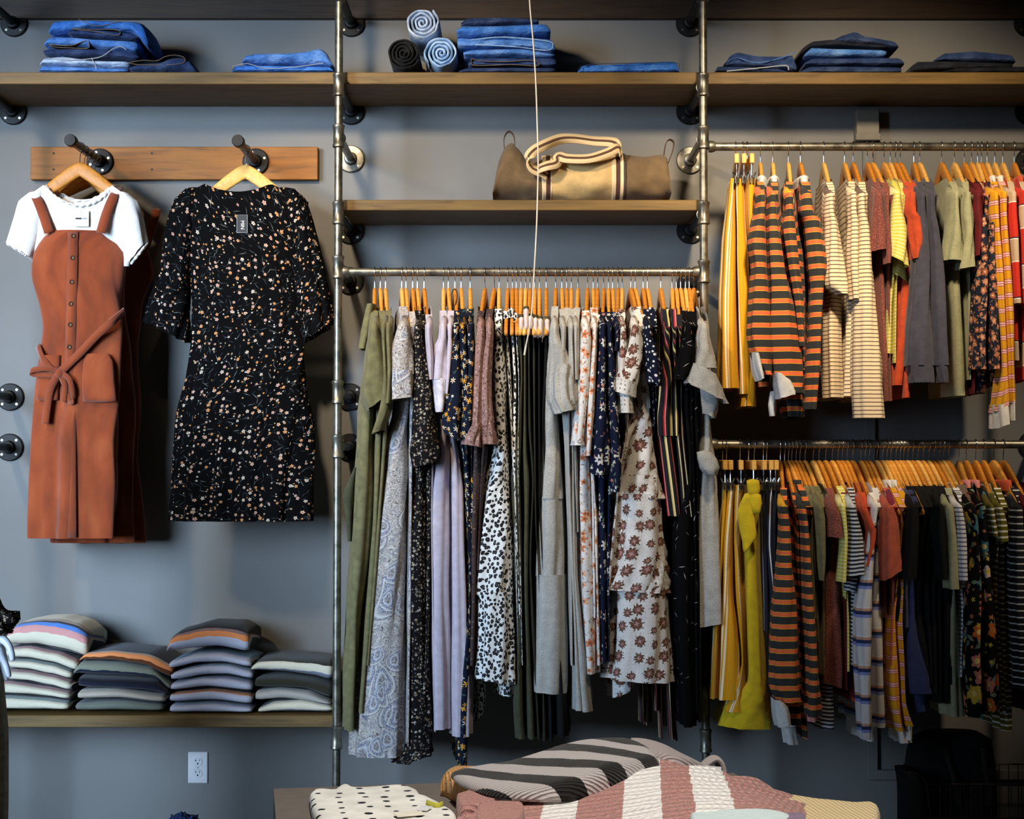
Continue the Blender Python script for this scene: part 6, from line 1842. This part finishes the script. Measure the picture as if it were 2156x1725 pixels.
m_gold = knit('mustard_rib_knit', (206, 150, 86), 150, rib_axis=0)
mound('folded_cloth', 'mustard ribbed sweater under the black and grey striped one', m_gold, out([(928, 1642, .035), (944, 1624, .04), (972, 1616, .045), (1020, 1612, .048), (1200, 1604, .05), (1360, 1610, .05), (1370, 1690, 0), (1150, 1712, 0), (1020, 1706, 0), (966, 1694, 0), (938, 1664, .015)]), .05, seed=5, wob=.004, group=gt)
m_bgst = knit('black_grey_striped_rib', (0, [(i / 13, ((30, 28, 28), (190, 182, 180))[i % 2]) for i in range(13)], .90), 150, rib_axis=1, shear=(-.75, .135))
_, bt = mound('folded_cloth', 'black and grey striped ribbed sweater behind the pink one', m_bgst, out([(950, 1634, .058), (985, 1612, .07), (1080, 1583, .095), (1180, 1563, .105), (1300, 1551, .11), (1346, 1556, .11), (1384, 1590, .10), (1372, 1650, .06), (1200, 1690, .052), (1050, 1684, .052), (975, 1660, .052)]), .058, seed=7, z0=.053, wob=.004, hf=bell(950, 1700, 1260, .3, 1), group=gt, n=40)
m_gkn = knit('grey_rib_knit', (172, 160, 158), 140, rib_axis=1)
mound('turned_lining', '', m_gkn, out([(1320, 1553, .105), (1390, 1562, .10), (1440, 1582, .085), (1490, 1612, .06), (1536, 1644, .04), (1528, 1680, 0), (1420, 1700, 0), (1350, 1670, .02), (1330, 1600, .08)]), .105, parent=bt, seed=9, wob=.006, hf=ramp_h(1330, 1520, 1, .42))
cq = tp(*px2sd(1505, 1650, .03), 0)
V, F, UV = [], [], []
hd0 = [P(x, y, cq.y) for x, y in ((1456, 1650), (1474, 1622), (1494, 1603), (1511, 1594), (1524, 1603), (1532, 1620), (1536, 1652))]
for k, (dy, f) in enumerate(((.0, 1), (.02, 1.02), (.05, .97), (.09, .8))):
    base = P(1500, 1652, cq.y)
    for p in hd0:
        V.append((base.x + (p.x - base.x) * f, p.y + dy, base.z + (p.z - base.z) * f))
        UV.append((p.x, dy))
nH = len(hd0)
for k in range(3):
    for j in range(nH - 1):
        F.append((k * nH + j, k * nH + j + 1, (k + 1) * nH + j + 1, (k + 1) * nH + j))
ho = mk('ribbed_collar', V, F, m_gkn, bt, UV)
md = ho.modifiers.new('thickness', 'SOLIDIFY')
md.thickness = .012
md = ho.modifiers.new('smooth', 'SUBSURF')
md.levels = md.render_levels = 2
lp = P(1501, 1622, cq.y - .012)
q = MB().box((-.017, -.001, -.008), (.017, .001, .008)).build('neck_label', m_white, None, smooth=False)
q.parent = bt
q.location = lp - bt.location
q.rotation_euler = (-.3, .1, 0)
MB().lathe((.004, -.001, .001), 1, [(.0028, -.0008), (.0028, .0002)][::1], 12).build('label_mark', simple('blue_mark', (110, 140, 160), .6), q, local=True)

PKC = (186, 122, 118)
PW = (236, 232, 226)
m_pink = knit('pink_white_chunky_knit', (0, [(0, PKC), (.43, PW), (.487, PKC), (.55, PW), (.615, PKC), (.70, PW), (.772, PKC), (.83, PW), (.90, PKC)], 1.0), 62, chunky=True, specks=((104, 54, 52), (206, 176, 160), (146, 90, 86)), rib_axis=1, shear=(.25, .23))
_, pk = mound('folded_cloth', 'chunky pink and white striped knit sweater at the front of the table', m_pink, out([(962, 1706, .03), (1030, 1674, .045), (1100, 1648, .06), (1200, 1624, .075), (1300, 1611, .084), (1400, 1604, .086), (1500, 1619, .08), (1600, 1652, .06), (1680, 1690, .035), (1716, 1740, .02), (1640, 1900, 0), (1300, 1930, 0), (1010, 1860, 0), (962, 1760, .01)]), .088, seed=11, wob=.006, z0=.003, rings=18, n=48, hf=bell(960, 1740, 1400, .36, .25, 1680), folds=.005, fang=1.35, group=gt)
m_cuff = knit('pink_rib_cuff', (182, 118, 114), 90, rib_axis=1, specks=((104, 54, 52), (206, 176, 160), (146, 90, 86)))
mound('ribbed_cuff', '', m_cuff, out([(960, 1700, .03), (985, 1684, .035), (1036, 1660, .045), (1060, 1668, .045), (1056, 1690, .04), (1016, 1718, .03), (970, 1734, .02)]), .052, parent=pk, seed=13, wob=.005)
mound('ribbed_cuff', '', m_cuff, out([(1003, 1722, .04), (1040, 1702, .05), (1096, 1700, .055), (1104, 1724, .05), (1080, 1790, .03), (1006, 1790, .02)]), .066, parent=pk, seed=14, wob=.005)
m_mint = knit('pale_blue_rib_knit', (206, 222, 222), 120, rib_axis=1)
mound('folded_cloth', 'pale blue ribbed knit peeking over the front of the pink sweater', m_mint, out([(1452, 1726, .10), (1480, 1712, .11), (1550, 1702, .115), (1636, 1704, .115), (1672, 1730, .11), (1640, 1830, .09), (1480, 1830, .09)]), .03, seed=15, z0=.085, wob=.004, group=gt)
m_purp = plain('dusty_purple_knit', (124, 106, 126), .08)
mound('folded_cloth', 'dusty purple folded knit in front of the beige ribbed one', m_purp, out([(1612, 1730, .10), (1640, 1714, .11), (1668, 1712, .11), (1696, 1730, .10), (1700, 1830, .08), (1600, 1830, .08)]), .045, seed=17, z0=.068, wob=.004, group=gt)
m_beig = knit('beige_rib_knit', (214, 190, 142), 110, rib_axis=0)
mound('folded_cloth', 'beige ribbed knit hanging at the far end of the table', m_beig, out([(1636, 1690, .045), (1648, 1678, .05), (1664, 1674, .05), (1720, 1684, .05), (1800, 1690, .05), (1850, 1696, .048), (1853, 1760, .03), (1846, 1860, 0), (1650, 1850, 0)]), .052, seed=19, z0=.002, wob=.003, group=gt)

# dark plinth under the beige knit at the table's end
c = tp(*px2sd(1748, 1760, 0), 0)
t = thing('display_plinth', 'dark plinth under the beige ribbed knit at the table end', 'plinth', (c.x, c.y, 0))
mb = MB().box((c.x - .085, c.y - .14, .0), (c.x + .085, c.y + .10, ZT - .025), .004)
mb.build('plinth_body', simple('dark_plinth_paint', (30, 30, 31), .6), t, smooth=False)
MB().box((c.x - .09, c.y - .145, ZT - .025), (c.x + .09, c.y + .105, ZT), .004).build('plinth_top', simple('dark_plinth_top', (34, 34, 35), .5), t, smooth=False)

# ------------------------------------------------------------------ mannequin at the edge of the picture
YM = -1.25
m_gloss = simple('white_mannequin_gloss', (206, 210, 218), .25)
m_leoc = floral('dark_leopard_chiffon', (26, 22, 20), fl=[dict(scale=60, r=.42, cols=[(150, 132, 112), (176, 160, 140)], centre=(40, 30, 26), dens=.8, seed=3, lobe=.3, petals=3)])
m_oliv = plain('olive_grey_trouser_cloth', (150, 146, 124), .15)
bx = P(-100, 1440, YM)
t = thing('mannequin', 'white mannequin arm with leopard cuff and olive trousers at the picture edge', 'mannequin', (bx.x, YM, 0))
def skinned(name, verts, edges, radii, m, parent, levels=2):
    w = wloc(parent)
    me = bpy.data.meshes.new(name)
    me.from_pydata([tuple(Vector(v) - w) for v in verts], edges, [])
    o = bpy.data.objects.new(name, me)
    COL.objects.link(o)
    o.modifiers.new('skin', 'SKIN')
    sv = me.skin_vertices[0].data
    for v, r in zip(sv, radii):
        v.radius = (r, r) if not isinstance(r, tuple) else r
    sv[0].use_root = True
    s = o.modifiers.new('smooth', 'SUBSURF')
    s.levels = s.render_levels = levels
    dg = bpy.context.evaluated_depsgraph_get()
    me2 = bpy.data.meshes.new_from_object(o.evaluated_get(dg))
    bpy.data.objects.remove(o)
    o = bpy.data.objects.new(name, me2)
    COL.objects.link(o)
    me2.materials.clear()
    me2.materials.append(m)
    me2.polygons.foreach_set('use_smooth', [True] * len(me2.polygons))
    o.parent = parent
    return o
def H(x, y, dy=0):
    return P(x, y, YM + dy)
hv = [H(-26, 1268), H(-20, 1310), H(-12, 1336), H(-3, 1358), H(2, 1376),
      H(12, 1350, -.012), H(20, 1362, -.02), H(25, 1378, -.024), H(26.5, 1393, -.022),
      H(10, 1394, -.008), H(16, 1412, -.01), H(20, 1427, -.006),
      H(5, 1398, .004), H(10, 1418, .004), H(14, 1435, .006),
      H(-1, 1398, .014), H(1, 1416, .018), H(4, 1433, .02),
      H(-7, 1394, .022), H(-8, 1410, .028), H(-7, 1424, .03)]
he = [(0, 1), (1, 2), (2, 3), (3, 4), (2, 5), (5, 6), (6, 7), (7, 8), (4, 9), (9, 10), (10, 11), (4, 12), (12, 13), (13, 14), (4, 15), (15, 16), (16, 17), (3, 18), (18, 19), (19, 20)]
hr = [.026, .024, (.021, .017), (.026, .016), (.024, .014), .012, .0105, .009, .0075, .0095, .0085, .007, .0095, .0088, .007, .009, .0082, .0068, .0085, .0075, .006]
skinned('arm', hv, he, hr, m_gloss, t)
V, F, UV = loft([(1150, -90, -40), (1230, -80, -20), (1276, -64, -4), (-60, 1300, 22, 1292), (-56, 1316, 30, 1302)], YM + .01, .05, Yf=YM, n=40, step=.02, fold=.006)
mk('chiffon_sleeve', V, F, m_leoc, t, UV)
V, F, UV = loft([(1290, -46, 34), (1306, -40, 33), (1324, -36, 20), (1336, -34, 12)], YM + .01, .05, Yf=YM, n=48, step=.008, fold=.012, lam=.04, grow=.6)
mk('sleeve_frill', V, F, m_leoc, t, UV)
V, F, UV = loft([(780, -160, -44), (860, -196, -18), (1000, -186, -26), (1200, -176, -30), (1330, -184, -24)], YM, .10, Yf=YM, n=48, step=.04, cap=True)
mk('chiffon_blouse', V, F, m_leoc, t, UV)
zf = 970 + 1.497 * FPX / (5.6 + YM)
V, F, UV = loft([(1320, -190, -20), (1420, -196, -2), (1540, -196, 7), (1725, -190, 9), (1900, -184, 4), (zf - 30, -176, -6), (zf, -174, -8)], YM, .11, Yf=YM, n=52, step=.04, fold=.006, cap=True)
mk('wide_trousers', V, F, m_oliv, t, UV)
MB().lathe((bx.x, YM, 0), 2, [(.0, .001), (.17, .001), (.17, .008), (.0, .010)], 28).build('round_base', m_gloss, t)

# ------------------------------------------------------------------ backpack in a wire basket, low behind the rail
YB = -.46
m_bp = plain('black_canvas', (12, 12, 12), .1)
m_str = plain('olive_strap', (38, 34, 22), .1)
m_wire = metal('dark_basket_wire', (54, 50, 44), .5, .8, .7)
zb = .06
XB0, XB1 = P(1958, 1660, YB).x, P(2300, 1660, YB).x
t = thing('backpack', 'black canvas backpack standing in the dark wire basket', 'backpack', (P(2010, 1650, -.28).x, -.28, zb + .02))
V, F, UV = loft([(1552, 1960, 2080), (1562, 1936, 2096), (1590, 1925, 2104), (1640, 1918, 2110), (1720, 1916, 2112), (1800, 1920, 2110)], -.26, .085, Yf=-.34, n=44, step=.03, cap=True, capb=True, fold=.003, e=3)
mk('pack_body', V, F, m_bp, t, UV)
V, F, UV = loft([(1650, 1975, 2080), (1665, 1968, 2086), (1760, 1970, 2086)], -.345, .03, Yf=-.36, n=36, step=.03, cap=True, capb=True, fold=.002, e=3)
mk('front_pocket', V, F, m_bp, t, UV)
for xs in ((1990, 2000, 2012, 2020), (2070, 2074, 2080, 2082)):
    V, F, UV = strip(smooth_pts([P(x, y, -.352 - .03 * (i > 1)) for i, (x, y) in enumerate(zip(xs, (1575, 1610, 1650, 1700)))], 4), .02, .003, (1, 0, 0))
    mk('strap', V, F, m_str, t, UV)
t = thing('wire_basket', 'dark wire basket on the floor below the lower rail', 'basket', ((XB0 + XB1) / 2, -.28, 0))
z1 = P(2060, 1652, YB).z
z0 = .004
w = MB()
nx = 16
for i in range(nx + 1):
    x = XB0 + (XB1 - XB0) * i / nx
    w.tube([(x, YB, z1), (x, YB, z0 + .004)], .0016, 6)
for k in range(5):
    z = z0 + .004 + (z1 - z0 - .004) * k / 4
    w.tube([(XB0, YB, z), (XB1, YB, z)], .0016 if k < 4 else .003, 6)
w.build('front_mesh', m_wire, t)
w = MB()
for i in range(nx + 1):
    x = XB0 + (XB1 - XB0) * i / nx
    w.tube([(x, YB, z0 + .004), (x, -.12, z0 + .004), (x, -.12, z1)], .0016, 6)
for k in range(6):
    y = YB + (-.12 - YB) * k / 5
    w.tube([(XB0, y, z1), (XB0, y, z0 + .004), (XB1, y, z0 + .004), (XB1, y, z1)], .0016, 6)
w.tube([(XB0, YB, z1), (XB0, -.12, z1), (XB1, -.12, z1), (XB1, YB, z1)], .003, 6)
w.build('basket_mesh', m_wire, t)
# dark cloth bag slumped beside it
t = thing('cloth_bag', 'black slumped cloth bag beside the wire basket', 'bag', (P(1930, 1725, -.4).x, -.4, 0))
V, F, UV = loft([(1626, 1896, 1930), (1640, 1898, 1946), (1680, 1902, 1954), (1760, 1902, 1954), (1880, 1902, 1954), (970 + 1.498 * FPX / 5.2, 1902, 1952)], -.40, .07, Yf=-.45, n=40, step=.03, cap=True, capb=True, fold=.006, e=3)
mk('bag_body', V, F, m_bp, t, UV)
V, F, UV = strip(smooth_pts([P(x, y, Y) for x, y, Y in ((1905, 1634, -.46), (1915, 1626, -.462), (1935, 1632, -.465), (1950, 1650, -.47), (1956, 1700, -.474))], 5), .012, .003, (0, 1, 0))
mk('bag_strap', V, F, m_str, t, UV)

# ------------------------------------------------------------------ blue yarn hat on a low stool, just at the lower picture edge
m_blueh = knit('blue_fuzzy_yarn', (24, 56, 112), 90, chunky=True)
m_blk = simple('black_stool_paint', (20, 20, 22), .5)
c = P(385, 1742, -.62)
t = thing('yarn_hat', 'fuzzy dark blue yarn hat lying at the lower picture edge', 'hat', (c.x, c.y, c.z - .03))
V, F = [], []
for i in range(13):
    a = PI / 2 * i / 12
    for j in range(36):
        b_ = 2 * PI * j / 36
        r = 1 + .22 * noise.noise((math.cos(b_) * 5 * math.cos(a), math.sin(b_) * 5 * math.cos(a), math.sin(a) * 6)) + .1 * noise.noise((b_ * 9, a * 14, 2))
        V.append((c.x + math.cos(a) * math.cos(b_) * .066 * r, c.y + math.cos(a) * math.sin(b_) * .06 * r, c.z - .03 + math.sin(a) * .072 * r))
for i in range(12):
    for j in range(36):
        F.append((i * 36 + j, i * 36 + (j + 1) % 36, (i + 1) * 36 + (j + 1) % 36, (i + 1) * 36 + j))
F.append(tuple(range(36))[::-1])
mk('hat_crown', V, F, m_blueh, t, [(v[0], v[2]) for v in V])
t = thing('low_stool', 'black low stool holding the blue yarn hat', 'stool', (c.x, c.y, 0))
MB().lathe((c.x, c.y, c.z - .031), 2, [(.14, -.02), (.15, -.015), (.15, -.004), (.14, 0)], 28).build('seat', m_blk, t)
for a in (45, 135, 225, 315):
    x, y = math.cos(math.radians(a)), math.sin(math.radians(a))
    MB().tube([(c.x + x * .10, c.y + y * .10, c.z - .05), (c.x + x * .14, c.y + y * .14, .0)], .012, 10).build('leg', m_blk, t)
